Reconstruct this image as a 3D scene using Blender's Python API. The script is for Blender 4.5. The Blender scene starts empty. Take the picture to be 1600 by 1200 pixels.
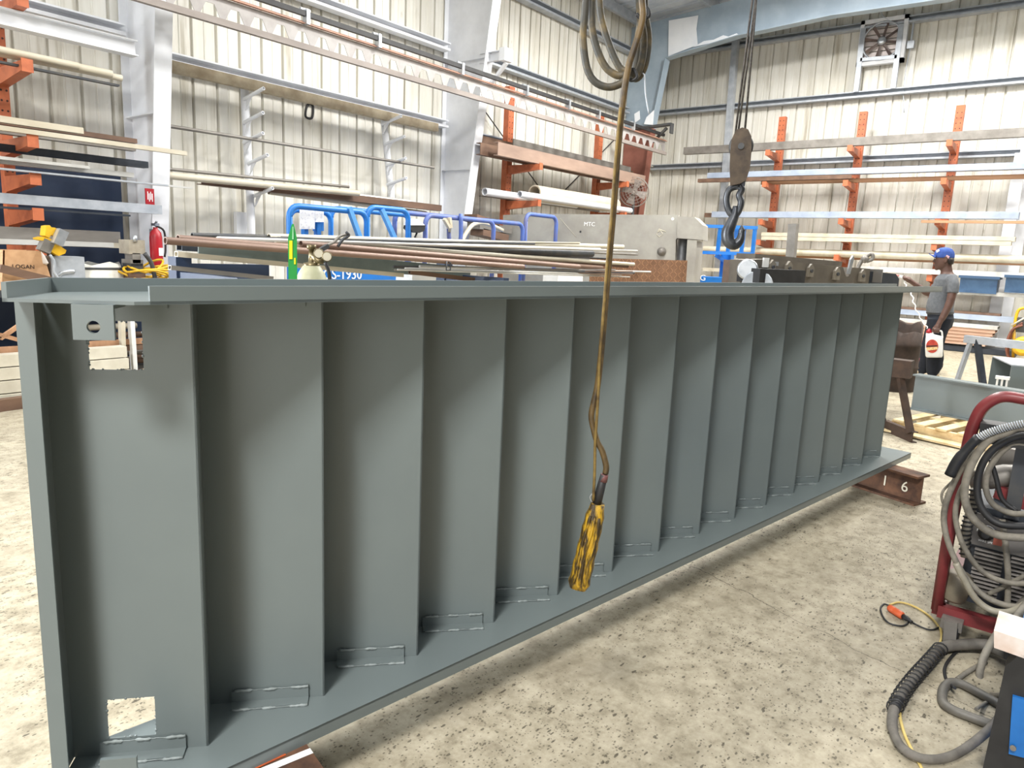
import bpy, bmesh, math, random
from mathutils import Vector, Matrix
random.seed(7)
C = bpy.context.scene.collection
sc = bpy.context.scene
sin, cos, PI = math.sin, math.cos, math.pi
V = Vector

# ------------------------------------------------------------------ camera model (1600x1200, f in px)
F_PX = 1120.0; EYE = V((0, 0, 1.5))
dn = V((-.0447, 1, 205.24 / F_PX)).normalized(); up_c = -dn
xa = V((900, 359 + .0447 * 1700 - 600, F_PX)); xa = (xa - dn * xa.dot(dn)).normalized()
ya = up_c.cross(xa)
def ray(px, py):
    c = V((px - 800, py - 600, F_PX))
    return V((xa.dot(c), ya.dot(c), up_c.dot(c)))
def P(px, py, x=None, y=None, z=None, r=None):
    """point of the place seen in direction (px,py), on the wall/floor plane or at the horizontal range given"""
    d = ray(px, py)
    if z is not None: t = (z - EYE.z) / d.z
    elif x is not None: t = x / d.x
    elif y is not None: t = y / d.y
    else: t = r / math.hypot(d.x, d.y)
    return EYE + d * t
def PL(px, py, p0, nrm):
    d = ray(px, py); return EYE + d * ((p0 - EYE).dot(nrm) / d.dot(nrm))

# ------------------------------------------------------------------ mesh builder
class MB:
    def __init__(s): s.v = []; s.f = []; s.sm = []
    def add(s, vs, fs, smooth=False):
        o = len(s.v); s.v += [V(p) for p in vs]
        for f in fs: s.f.append([i + o for i in f]); s.sm.append(smooth)
        return s
    def box(s, c, size, rot=None):
        c = V(c); hx, hy, hz = [q / 2 for q in size]
        vs = [V((x, y, z)) for x in (-hx, hx) for y in (-hy, hy) for z in (-hz, hz)]
        if rot is not None: vs = [rot @ p for p in vs]
        return s.add([p + c for p in vs], [(0,1,3,2),(4,6,7,5),(0,4,5,1),(2,3,7,6),(0,2,6,4),(1,5,7,3)])
    def frame(s, p0, p1, up=(0, 0, 1)):
        a = (V(p1) - V(p0)).normalized(); u = V(up)
        if abs(a.dot(u)) > .98 * u.length: u = V((1, 0, 0)) if abs(a.x) < .9 else V((0, 1, 0))
        l = u.cross(a).normalized(); w = a.cross(l).normalized()
        return a, l, w
    def sec(s, p0, p1, poly, up=(0, 0, 1), smooth=False):
        """extrude a closed 2D polygon (lateral, up) from p0 to p1"""
        p0, p1 = V(p0), V(p1); a, l, w = s.frame(p0, p1, up); n = len(poly)
        vs = [p0 + l * q[0] + w * q[1] for q in poly] + [p1 + l * q[0] + w * q[1] for q in poly]
        fs = [(i, (i + 1) % n, n + (i + 1) % n, n + i) for i in range(n)]
        return s.add(vs, fs + [tuple(range(n))[::-1], tuple(range(n, 2 * n))], smooth)
    def bar(s, p0, p1, w, h, up=(0, 0, 1)):
        return s.sec(p0, p1, [(-w/2, -h/2), (w/2, -h/2), (w/2, h/2), (-w/2, h/2)], up)
    def tube(s, pts, r, n=8, closed=False, cap=True):
        pts = [V(p) for p in pts]; m = len(pts); vs = []; fs = []
        R = r if isinstance(r, (list, tuple)) else [r] * m
        T = []
        for i in range(m):
            a = pts[(i - 1) % m] if (closed or i) else pts[0]; b = pts[(i + 1) % m] if (closed or i < m - 1) else pts[-1]
            d = b - a; T.append(d.normalized() if d.length > 1e-9 else V((0, 0, 1)))
        u = T[0].orthogonal().normalized()
        for i in range(m):
            u = (u - T[i] * u.dot(T[i])); u = u.normalized() if u.length > 1e-6 else T[i].orthogonal().normalized()
            w = T[i].cross(u)
            for k in range(n):
                a = 2 * PI * k / n; vs.append(pts[i] + (u * cos(a) + w * sin(a)) * R[i])
        for i in range(m if closed else m - 1):
            j = (i + 1) % m
            for k in range(n): fs.append((i*n + k, i*n + (k+1) % n, j*n + (k+1) % n, j*n + k))
        s.add(vs, fs, True)
        if cap and not closed:
            o = len(s.v) - len(vs)
            s.f.append([o + k for k in range(n)][::-1]); s.sm.append(False)
            s.f.append([o + (m-1)*n + k for k in range(n)]); s.sm.append(False)
        return s
    def pipe(s, p0, p1, r, t=None, n=12):
        """hollow round pipe"""
        t = t or r * .18; p0, p1 = V(p0), V(p1); a, l, w = s.frame(p0, p1); vs = []
        for p in (p0, p1):
            for q in (r, r - t):
                for k in range(n):
                    g = 2*PI*k/n; vs.append(p + (l*cos(g) + w*sin(g)) * q)
        fs = []; 
        for k in range(n):
            j = (k+1) % n
            fs += [(k, j, 2*n+j, 2*n+k), (n+j, n+k, 3*n+k, 3*n+j)]
        s.add(vs, fs, True)
        s.add(vs, [(k, n+k, n+(k+1) % n, (k+1) % n) for k in range(n)] + [(2*n+k, 2*n+(k+1) % n, 3*n+(k+1) % n, 3*n+k) for k in range(n)])
        return s
    def lathe(s, c, axis, prof, n=16, smooth=True):
        """prof: (radius, height along axis)"""
        c = V(c); a = V(axis).normalized(); u = a.orthogonal().normalized(); w = a.cross(u); vs = []
        for r, h in prof:
            for k in range(n):
                g = 2*PI*k/n; vs.append(c + a*h + (u*cos(g) + w*sin(g)) * max(r, 1e-5))
        fs = [(i*n+k, i*n+(k+1) % n, (i+1)*n+(k+1) % n, (i+1)*n+k) for i in range(len(prof)-1) for k in range(n)]
        s.add(vs, fs, smooth); o = len(s.v) - len(vs)
        s.f.append([o+k for k in range(n)][::-1]); s.sm.append(False)
        s.f.append([o+(len(prof)-1)*n+k for k in range(n)]); s.sm.append(False)
        return s
    def prism(s, pts, vec):
        pts = [V(p) for p in pts]; vec = V(vec); n = len(pts)
        fs = [(i, (i+1) % n, n+(i+1) % n, n+i) for i in range(n)] + [tuple(range(n))[::-1], tuple(range(n, 2*n))]
        return s.add(pts + [p + vec for p in pts], fs)
    def loft(s, rings, cap=True, smooth=True):
        n = len(rings[0]); vs = [V(p) for r in rings for p in r]
        fs = [(i*n+k, i*n+(k+1) % n, (i+1)*n+(k+1) % n, (i+1)*n+k) for i in range(len(rings)-1) for k in range(n)]
        if cap: fs += [tuple(range(n))[::-1], tuple((len(rings)-1)*n+k for k in range(n))]
        return s.add(vs, fs, smooth)
    def limb(s, pts, rad, n=12):
        """rad: list of (a,b) ellipse radii; horizontal-ish frame kept by transport"""
        return s.tube(pts, [q if isinstance(q, (int, float)) else q[0] for q in rad], n)
    def sphere(s, c, r, n=12, m=8, scale=(1, 1, 1)):
        c = V(c); vs = []; fs = []
        for i in range(m+1):
            t = PI*i/m
            for k in range(n):
                g = 2*PI*k/n; vs.append(c + V((sin(t)*cos(g)*scale[0], sin(t)*sin(g)*scale[1], -cos(t)*scale[2]))*r)
        for i in range(m):
            for k in range(n): fs.append((i*n+k, i*n+(k+1) % n, (i+1)*n+(k+1) % n, (i+1)*n+k))
        return s.add(vs, fs, True)
    def mesh(s, name, off=V((0, 0, 0))):
        me = bpy.data.meshes.new(name); me.from_pydata([p - off for p in s.v], [], s.f)
        me.polygons.foreach_set('use_smooth', s.sm)
        bm = bmesh.new(); bm.from_mesh(me); bmesh.ops.recalc_face_normals(bm, faces=bm.faces); bm.to_mesh(me); bm.free()
        return me
# section outlines
def sI(h, b, tf, tw): return [(-b/2,-h/2),(b/2,-h/2),(b/2,-h/2+tf),(tw/2,-h/2+tf),(tw/2,h/2-tf),(b/2,h/2-tf),(b/2,h/2),(-b/2,h/2),(-b/2,h/2-tf),(-tw/2,h/2-tf),(-tw/2,-h/2+tf),(-b/2,-h/2+tf)]
def sC(h, b, t, side=1): return [(side*x, y) for x, y in [(0,-h/2),(b,-h/2),(b,-h/2+t),(t,-h/2+t),(t,h/2-t),(b,h/2-t),(b,h/2),(0,h/2)]]
def sU(w, h, t): return [(-w/2,0),(w/2,0),(w/2,h),(w/2-t,h),(w/2-t,t),(-w/2+t,t),(-w/2+t,h),(-w/2,h)]
def sL(a, b, t, sx=1, sy=1): return [(sx*x, sy*y) for x, y in [(0,0),(a,0),(a,t),(t,t),(t,b),(0,b)]]
def sBox(w, h, t):
    a, b, c, d = w/2, h/2, w/2-t, h/2-t
    return [(-a,-b),(a,-b),(a,b),(-a,b),(-a,-b),(-c,-d),(-c,d),(c,d),(c,-d),(-c,-d)]

WL = {}
def part(name, mb, mat, parent, label=None, kind=None):
    off = WL[parent.name]
    me = mb.mesh(name, off); o = bpy.data.objects.new(name, me); C.objects.link(o)
    me.materials.append(mat); o.parent = parent; WL[o.name] = off
    if label: o['label'] = label
    if kind: o['kind'] = kind
    return o
def thing(name, label, cat, loc, group=None):
    o = bpy.data.objects.new(name, None); C.objects.link(o); o.empty_display_size = .1
    o.location = V(loc); WL[o.name] = V(loc); o['label'] = label; o['category'] = cat
    if group: o['group'] = group
    return o
def solo(name, mb, mat, label, cat, group=None, kind=None):
    lo = [min(p[i] for p in mb.v) for i in range(3)]; hi = [max(p[i] for p in mb.v) for i in range(3)]
    off = V(((lo[0]+hi[0])/2, (lo[1]+hi[1])/2, lo[2]))
    me = mb.mesh(name, off); o = bpy.data.objects.new(name, me); C.objects.link(o); o.location = off
    me.materials.append(mat); WL[o.name] = off; o['label'] = label; o['category'] = cat
    if group: o['group'] = group
    if kind: o['kind'] = kind
    return o
def struct(name, mb, mat, label=None, cat=None):
    me = mb.mesh(name); o = bpy.data.objects.new(name, me); C.objects.link(o); me.materials.append(mat)
    o['kind'] = 'structure'; WL[o.name] = V((0, 0, 0))
    if label: o['label'] = label; o['category'] = cat or 'building part'
    return o
def text_mb(s, size, origin, right, up, depth=.002, space=1.0, shear=0):
    cu = bpy.data.curves.new('lettering', 'FONT'); cu.body = s; cu.size = size; cu.extrude = depth; cu.space_character = space; cu.shear = shear
    cu.resolution_u = 3
    o = bpy.data.objects.new('lettering', cu); C.objects.link(o)
    me = bpy.data.meshes.new_from_object(o.evaluated_get(bpy.context.evaluated_depsgraph_get()))
    r, u = V(right).normalized(), V(up).normalized(); nn = r.cross(u); og = V(origin)
    mb = MB(); mb.add([og + r*v.co.x + u*v.co.y + nn*v.co.z for v in me.vertices], [list(p.vertices) for p in me.polygons])
    bpy.data.objects.remove(o); bpy.data.meshes.remove(me); bpy.data.curves.remove(cu)
    return mb
def spline(pts, n=6):
    """Catmull-Rom through points"""
    pts = [V(p) for p in pts]; q = [pts[0]*2 - pts[1]] + pts + [pts[-1]*2 - pts[-2]]; out = []
    for i in range(1, len(q)-2):
        for k in range(n):
            t = k/n; a, b, c, d = q[i-1], q[i], q[i+1], q[i+2]
            out.append(.5*((2*b) + (c-a)*t + (2*a-5*b+4*c-d)*t*t + (3*b-a-3*c+d)*t**3))
    return out + [pts[-1]]
def arc(c, u, w, r, a0, a1, n=8):
    c, u, w = V(c), V(u), V(w); return [c + (u*cos(a0+(a1-a0)*k/n) + w*sin(a0+(a1-a0)*k/n))*r for k in range(n+1)]
def helix(path, r, turns, per=10):
    """coil wound round a polyline"""
    L = [0]
    for a, b in zip(path, path[1:]): L.append(L[-1] + (b-a).length)
    out = []; N = turns*per; u = (path[1]-path[0]).orthogonal().normalized(); j = 0
    for k in range(N+1):
        s_ = L[-1]*k/N
        while j < len(path)-2 and L[j+1] < s_: j += 1
        t = (s_-L[j])/max(L[j+1]-L[j], 1e-9); p = path[j].lerp(path[j+1], t); T = (path[j+1]-path[j]).normalized()
        u = (u - T*u.dot(T)).normalized(); w = T.cross(u); g = 2*PI*k/per
        out.append(p + (u*cos(g) + w*sin(g))*r)
    return out

# ------------------------------------------------------------------ materials
def lin(c):
    if isinstance(c, str): c = [int(c[i:i+2], 16)/255 for i in (0, 2, 4)]
    return tuple((x/12.92 if x <= .04045 else ((x+.055)/1.055)**2.4) for x in c) + (1,)
class NT:
    def __init__(s, name):
        s.m = bpy.data.materials.new(name); s.m.use_nodes = True; s.t = s.m.node_tree; s.n = s.t.nodes; s.b = s.n['Principled BSDF']
        s.tc = s.n.new('ShaderNodeTexCoord')
    def new(s, typ, **k):
        n = s.n.new(typ)
        for a, b in k.items(): setattr(n, a, b)
        return n
    def link(s, a, b): s.t.links.new(a, b)
    def map(s, scale=(1, 1, 1), rot=(0, 0, 0), coord='Object'):
        m = s.new('ShaderNodeMapping'); m.inputs['Scale'].default_value = scale; m.inputs['Rotation'].default_value = rot
        s.link(s.tc.outputs[coord], m.inputs['Vector']); return m.outputs['Vector']
    def noise(s, scale, vec=None, detail=4, rough=.6):
        n = s.new('ShaderNodeTexNoise'); n.inputs['Scale'].default_value = scale; n.inputs['Detail'].default_value = detail; n.inputs['Roughness'].default_value = rough
        s.link(vec or s.map(), n.inputs['Vector']); return n.outputs['Fac']
    def ramp(s, fac, stops):
        r = s.new('ShaderNodeValToRGB'); e = r.color_ramp.elements
        while len(e) < len(stops): e.new(.5)
        for el, (p, c) in zip(e, stops): el.position = p; el.color = c if len(c) == 4 else lin(c)
        s.link(fac, r.inputs['Fac']); return r.outputs['Color']
    def mix(s, fac, a, b, typ='MIX'):
        m = s.new('ShaderNodeMix', data_type='RGBA', blend_type=typ)
        for sock, val in ((m.inputs[0], fac), (m.inputs[6], a), (m.inputs[7], b)):
            if hasattr(val, 'is_linked'): s.link(val, sock)
            else: sock.default_value = val
        return m.outputs[2]
    def math(s, op, a, b=0.0, c=None):
        m = s.new('ShaderNodeMath', operation=op)
        for sock, val in zip(m.inputs, (a, b) if c is None else (a, b, c)):
            if hasattr(val, 'is_linked'): s.link(val, sock)
            else: sock.default_value = val
        return m.outputs[0]
    def bump(s, h, strength=.3, dist=.01):
        b = s.new('ShaderNodeBump'); b.inputs['Strength'].default_value = strength; b.inputs['Distance'].default_value = dist
        s.link(h, b.inputs['Height']); s.link(b.outputs['Normal'], s.b.inputs['Normal'])
    def fin(s, col, rough=.5, metal=0, spec=None):
        if hasattr(col, 'is_linked'): s.link(col, s.b.inputs['Base Color'])
        else: s.b.inputs['Base Color'].default_value = col
        s.b.inputs['Roughness'].default_value = rough; s.b.inputs['Metallic'].default_value = metal
        if spec is not None: s.b.inputs['Specular IOR Level'].default_value = spec
        return s.m
MATS = {}
def M(name, col, col2=None, scale=6, lo=.4, hi=.7, rough=.5, metal=0, bump=0, stretch=(1, 1, 1), fine=None):
    """two-tone worn surface"""
    if name in MATS: return MATS[name]
    t = NT(name); c = lin(col)
    if col2:
        vec = t.map(stretch); f = t.noise(scale, vec)
        out = t.ramp(f, [(lo, col), (hi, col2)])
        if fine: out = t.mix(t.math('MULTIPLY', t.noise(scale*14, vec, 2), fine), out, lin(col2))
    else: out = c
    if bump: t.bump(t.noise(scale*5), bump, .004)
    MATS[name] = t.fin(out, rough, metal); return MATS[name]

grey = M('grey enamel', '6e7777', '677071', 1.6, .3, .75, .33)
greyd = M('grey enamel weld', '8a9292', '767e7d', 60, .4, .6, .5)
rust = M('brown rust', '6b4a35', '3d2a20', 9, .35, .65, .85, bump=.3)
rust2 = M('mill scale brown', '7d6250', '5b463a', 5, .35, .7, .6, .2, stretch=(.3, 1, 1))
rustor = M('orange rust', '9a5530', '5b3a28', 8, .35, .6, .8)
mill = M('mill steel', '8d8983', '6f6a64', 4, .35, .7, .5, .35, stretch=(.3, 1, 1))
dark = M('dark steel', '3f4247', '55534f', 5, .4, .7, .55, .3)
darkst = M('blue black steel', '2c323a', '3c4047', 5, .4, .7, .5, .2)
galv = M('galvanised steel', 'b9bec4', 'a0a6ae', 7, .35, .7, .45, .35)
white = M('white steel paint', 'e4e6ea', 'd2d4d8', 2.5, .4, .8, .5, fine=.15)
cream = M('cream painted tube', 'cfc8b6', 'b7ad97', 5, .35, .7, .5, stretch=(.3, 1, 1))
pale = M('pale aluminium bar', 'dcdcd8', 'b9b7b0', 4, .35, .7, .4, .3, stretch=(.3, 1, 1))
orange = M('orange rack paint', 'bd6a45', '9c5034', 7, .45, .75, .5)
blue = M('blue lift paint', '1f72c4', '2b66a6', 6, .5, .8, .4)
blue2 = M('faded blue lift paint', '4d68ae', '6d6f96', 5, .4, .7, .5)
primer = M('red primer', '8e5a4c', '7c4a3e', 3, .4, .7, .65)
bluegrey = M('blue grey frame paint', '92a2b0', 'a3b2be', 2, .4, .7, .5)
yellow = M('yellow plastic', 'd9ac22', 'c4951a', 8, .4, .7, .45)
yellowold = M('dirty yellow housing', 'b8911f', '3a2c10', 70, .4, .56, .35, bump=.6, stretch=(1, 1, .25))
black = M('black rubber', '1b1b1d', '2a2a2b', 8, .4, .7, .55)
cable = M('dusty grey cable', '857f73', '625d54', 18, .4, .65, .7, bump=.15)
cabled = M('dark cable', '38362f', '6e5d3a', 20, .45, .75, .6)
goldcab = M('grimy yellow cable', '5f4c2c', '33291c', 22, .4, .65, .5)
redp = M('red cart paint', '7a3032', '5c2426', 8, .45, .75, .4)
redbright = M('bright red', 'b81f2a', '96202a', 6, .4, .7, .4)
wood = M('pallet wood', 'e0cca0', 'c2a578', 4, .35, .7, .75, stretch=(.4, 3, 3))
card = M('brown cardboard', 'c9a079', 'b98f68', 4, .4, .7, .85, stretch=(3, .3, 3))
green = M('green level', '2f9a47', '24803a', 4, .4, .7, .4)
whitep = M('white plastic', 'eeeeec', 'e0dfda', 6, .4, .7, .4)
paper = M('white paper', 'f0f0f2', 'd5d6de', 30, .5, .6, .8)
cloth = M('white cloth', 'dcdad2', 'bdb9ae', 8, .4, .7, .9)
wire = M('wire rope', '3a3634', '55504b', 40, .4, .6, .5, .4)
hookm = M('oily hook steel', '56585c', '33353a', 8, .4, .65, .35, .6)
blockm = M('brown hoist block', '544534', '35291d', 9, .35, .65, .5, .2, bump=.25)
chrome = M('bright metal', 'c9ccd0', 'aab0b6', 8, .4, .7, .3, .7)
brass = M('brass', '7d7052', '5f5540', 10, .4, .7, .4, .7)
beige = M('pale cylinder paint', 'b4b497', '9d9b7c', 6, .4, .7, .5)
navy = M('navy steel', '20304a', '2a3850', 4, .4, .7, .5)  # dark blue of the stock stand, bench back and wall-foot sheet
chalk = M('chalk line', 'd8d2c0', rough=.9)
ink = M('dark ink', '3b2f28', rough=.8)
winkm = M('white lettering', 'f2f2f2', rough=.6)
WORLD, DOOR, EXPO = .08, 2200, 0.0
LAMPS = [(-4.4, -.7, 1400, 1.6), (1.5, 4.6, 110, 1), (4.5, 4.2, 300, 1), (9, 4.5, 520, 1), (13, 5, 480, 1), (8.5, 0, 270, 1), (13.5, 1, 620, 1), (13, -4, 640, 1)]
REAR = 280
# ------------------------------------------------------------------ floor
def floor_mat():
    t = NT('worn concrete'); v = t.map()
    big = t.noise(.35, v, 3); mid = t.noise(2.6, v, 6, .72); fine = t.noise(70, v, 3, .7)
    c = t.ramp(mid, [(.3, '9d9685'), (.45, 'b9b2a0'), (.58, 'c6bfae'), (.75, 'd6cfbf')])
    c = t.mix(t.math('MULTIPLY', big, .55), c, lin('c6b68e'))
    c = t.mix(.35, c, t.ramp(fine, [(.3, '8f897c'), (.5, 'c4bdad'), (.7, 'd6d1c4')]))
    c = t.mix(.6, c, t.ramp(t.noise(11, v, 6, .75), [(.36, '7f7868'), (.48, 'b6af9e'), (.6, 'cfc8b8'), (.72, 'e0dacb')]))
    bl = t.ramp(t.noise(1.1, v, 6, .75), [(.5, (0, 0, 0, 1)), (.72, (1, 1, 1, 1))])
    c = t.mix(t.math('MULTIPLY', bl, .65), c, lin('7d7464'))
    # flecks of swarf and mill scale trodden into the slab
    dens = t.ramp(t.noise(1.3, v, 5), [(.42, (0, 0, 0, 1)), (.62, (1, 1, 1, 1))])
    for sc_, th_, amt, st, rz in ((1.6, .1, .75, (9, 26, 9), .5), (3.0, .12, .65, (9, 17, 9), -.4), (6, .15, .6, (9, 13, 9), 1.2), (10, .17, .5, (9, 9, 9), .2)):
        sp = t.new('ShaderNodeTexVoronoi'); sp.inputs['Scale'].default_value = sc_; t.link(t.map(st, (0, 0, rz)), sp.inputs['Vector'])
        wob_ = t.math('MULTIPLY', t.math('SUBTRACT', t.noise(22, v, 3), .5), .5)
        sepc = t.new('ShaderNodeSeparateColor'); t.link(sp.outputs['Color'], sepc.inputs[0])
        keep = t.math('LESS_THAN', sepc.outputs[0], t.math('ADD', t.math('MULTIPLY', dens, .5), .06))
        speck = t.math('MULTIPLY', t.math('LESS_THAN', t.math('ADD', sp.outputs['Distance'], wob_), th_*1.6), keep)
        c = t.mix(t.math('MULTIPLY', speck, amt), c, lin('3f392f'))
    # one wandering crack and a saw-cut joint
    sep = t.new('ShaderNodeSeparateXYZ'); t.link(t.map(), sep.inputs[0]); X, Y = sep.outputs[0], sep.outputs[1]
    wob = t.math('MULTIPLY', t.math('SUBTRACT', t.noise(4.5, v, 6), .5), .34)
    a, b = P(1200, 945, z=0), P(1425, 1058, z=0); k = (b.y-a.y)/(b.x-a.x); L = math.hypot(1, k)
    d = t.math('ABSOLUTE', t.math('ADD', t.math('SUBTRACT', t.math('SUBTRACT', Y, t.math('MULTIPLY', X, k)), a.y-k*a.x), wob))
    crack = t.math('MULTIPLY', t.math('LESS_THAN', d, .007), t.math('GREATER_THAN', X, -1.5))
    a, b = P(1345, 795, z=0), P(1475, 830, z=0); k2 = (b.y-a.y)/(b.x-a.x)
    d2 = t.math('ABSOLUTE', t.math('SUBTRACT', t.math('SUBTRACT', Y, t.math('MULTIPLY', X, k2)), a.y-k2*a.x))
    c = t.mix(t.math('MULTIPLY', t.math('MAXIMUM', crack, t.math('LESS_THAN', d2, .004)), .7), c, lin('3d372c'))
    c = t.mix(1.0, c, (.72, .695, .645, 1), 'MULTIPLY')
    t.bump(fine, .12, .004)
    return t.fin(c, .62, 0, .3)
fm = MB(); fm.box((6, 0, -.1), (36, 30, .2)); struct('floor', fm, floor_mat())

# ------------------------------------------------------------------ ribbed metal walls
def wall_mat(name, ax):
    t = NT(name); st = (2.2, 2.2, .16)
    streak = t.noise(2.4, t.map(st), 5, .65); blot = t.noise(.9, t.map(), 4)
    c = t.ramp(streak, [(.28, 'a8a190'), (.42, 'd3d0c6'), (.6, 'dfddd5'), (.8, 'e8e7e1')])
    c = t.mix(t.math('MULTIPLY', t.ramp(blot, [(.45, (0, 0, 0, 1)), (.75, (1, 1, 1, 1))]), .45), c, lin('c9c3af'))
    fl = t.ramp(t.noise(7, t.map((1, 1, .5)), 5), [(.66, (0, 0, 0, 1)), (.74, (1, 1, 1, 1))])
    c = t.mix(t.math('MULTIPLY', fl, .3), c, lin('8f8468'))
    return t.fin(c, .45, 0, .4)
wl = wall_mat('cream ribbed sheet', 0)
YL, XF = 9.4, 17.6
def ribbed(mb, a, b, z0, z1f, const, axis, pitch=.335, phase=0.0):
    """sheet with narrow pressed ribs; profile runs along axis, const is the plane, outward is +"""
    pr = [a]; u = math.floor((a-phase)/pitch)*pitch+phase
    prof = [(a, 0)]
    while u < b:
        for du, dv in ((0, 0), (.008, .045), (.034, .045), (.042, 0), (.165, 0), (.172, .008), (.188, .008), (.195, 0)):
            if a < u+du < b: prof.append((u+du, dv))
        u += pitch
    prof.append((b, 0)); vs = []
    for q, dv in prof:
        for z in (z0, z1f(q)):
            vs.append((q, const+dv, z) if axis == 'x' else (const+dv, q, z))
    n = len(prof); mb.add(vs, [(2*i, 2*i+2, 2*i+3, 2*i+1) for i in range(n-1)])
roofz = lambda y: 7.1 + (YL-y)/12 if y > -3.5 else 7.1 + 12.9/12 - (-3.5-y)/12
w = MB(); ribbed(w, -8, -4.6, 0, lambda q: 7.12, YL, 'x'); ribbed(w, -4.6, -.6, 4.2, lambda q: 7.12, YL, 'x'); ribbed(w, -.6, XF, 0, lambda q: 7.12, YL, 'x')
struct('wall_left', w, wl)
w = MB(); ribbed(w, -11, YL, 0, lambda q: roofz(q)+.05, XF, 'y', phase=.1); struct('wall_far', w, wl)
rm = MB(); n = 0
yy = [YL, -3.5, -14]
for a, b in ((YL, -3.5), (-3.5, -14)):
    x = -8.0; pr = []
    while x < XF: pr += [(x, 0), (x+.02, .04), (x+.07, .04), (x+.09, 0)]; x += .33
    vs = []
    for q, dz in pr: vs += [(q, a, roofz(a)+.03+dz), (q, b, roofz(b)+.03+dz)]
    rm.add(vs, [(2*i, 2*i+1, 2*i+3, 2*i+2) for i in range(len(pr)-1)])
struct('ceiling', rm, M('pale roof sheet', 'd3dbe6', 'bcc7d6', 2, .4, .7, .5))
TN = [0]
def trim(mb, mat, label=None):
    TN[0] += 1; return struct('trim_%d' % TN[0], mb, mat)

# frames: tapered columns with rafters
def frame(x, y0, tap, mat, half=.1, top=6.6):
    m = MB(); fl = lambda z: y0 - tap*z
    m.prism([(x-.006, YL-.02, 0), (x-.006, fl(0), 0), (x-.006, fl(top), top), (x-.006, YL-.02, top)], (.012, 0, 0))
    m.prism([(x-half, fl(0), 0), (x+half, fl(0), 0), (x+half, fl(top), top), (x-half, fl(top), top)], (0, -.014, 0))
    m.prism([(x-half, YL-.03, 0), (x+half, YL-.03, 0), (x+half, YL-.03, top), (x-half, YL-.03, top)], (0, .014, 0))
    for z in (1.1, 2.9, 4.7): m.box((x, (fl(z)+YL)/2, z), (half*1.6, YL-fl(z)-.06, .012))
    # rafter web and flanges
    yb = [fl(top), 6.0, -3.4]; zl = [top-.55, 6.5, 7.35]
    m.prism([(x-.006, YL-.03, roofz(YL)-.25), (x-.006, fl(top), top-.5), (x-.006, 6.0, 6.62), (x-.006, -3.5, 7.45), (x-.006, -3.5, roofz(-3.5)-.22), ], (.012, 0, 0))
    for (ya, za), (yb_, zb_) in (((fl(top), top-.5), (6.0, 6.62)), ((6.0, 6.62), (-3.5, 7.45))):
        m.prism([(x-half, ya, za), (x+half, ya, za), (x+half, yb_, zb_), (x-half, yb_, zb_)], (0, 0, -.014))
    return m
trim(frame(4.25, 9.0, .125, white), white); trim(frame(9.72, 9.08, .14, white), white)
# corner frame, blue-grey above, old red primer below
m = MB(); xc = 16.0; e1 = P(1012, 262, x=xc); e2 = P(1036, 95, x=xc)
sl = (e2.y-e1.y)/(e2.z-e1.z); fy = lambda z: e1.y + sl*(z-e1.z); zs = 4.55
hz = [P(1043, 92, x=xc), P(1155, 57, x=xc), P(1300, 26, x=xc), P(1480, 0, x=xc)]
m.prism([(xc, YL-.02, zs), (xc, fy(zs), zs), (xc, hz[0].y, hz[0].z)] + [tuple(h) for h in hz[1:]] + [(xc, -3.5, 7.3), (xc, -3.5, roofz(-3.5)-.2), (xc, YL-.02, roofz(YL)-.2)], (.012, 0, 0))
low = [V((xc, fy(zs), zs))] + hz + [V((xc, -3.5, 7.3))]
for a, b in zip(low, low[1:]): m.bar(a, b, .24, .016, (0, 0, 1) if abs(b.z-a.z) < abs(b.y-a.y) else (0, 1, 0))
trim(m, bluegrey)
m = MB(); m.prism([(xc, YL-.02, 0), (xc, fy(0), 0), (xc, fy(zs), zs), (xc, YL-.02, zs)], (.012, 0, 0))
m.bar((xc, fy(0), 0), (xc, fy(zs), zs), .24, .016, (0, 1, 0)); trim(m, primer)
# white insulation facing left on the rafter, torn along the edge
m = MB(); m.prism([P(*q, x=xc-.03) for q in ((1044, 88), (1090, 70), (1088, 45), (1091, 24), (1045, 32))], (.01, 0, 0))
m.prism([P(*q, x=xc-.03) for q in ((1082, 74), (1157, 56), (1151, 52), (1138, 57), (1130, 55), (1115, 62), (1100, 64))], (.01, 0, 0)); trim(m, M('insulation facing', 'eef1f5', 'e2e6ec', 2, .4, .7, .7))
m = MB(); m.prism([P(*q, x=xc-.2) for q in ((1010, 183), (1022, 172), (1020, 195), (1006, 194))], (.01, 0, 0)); m.prism([P(*q, x=xc-.2) for q in ((991, 178), (999, 173), (1000, 186), (992, 192))], (.01, 0, 0)); trim(m, M('insulation facing', 'eef1f5', 'e2e6ec', 2, .4, .7, .7))
# runway bracket at the corner
m = MB(); a, b = P(982, 203, x=15.2), P(1050, 194, x=15.2); m.bar(a, b, .16, .045); m.bar(b+V((0, 0, .02)), b-V((0, 0, .2)), .14, .03, (0, 1, 0))
m.bar(P(1042, 200, x=15.2), P(1020, 222, x=15.2), .06, .05); trim(m, dark)

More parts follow.
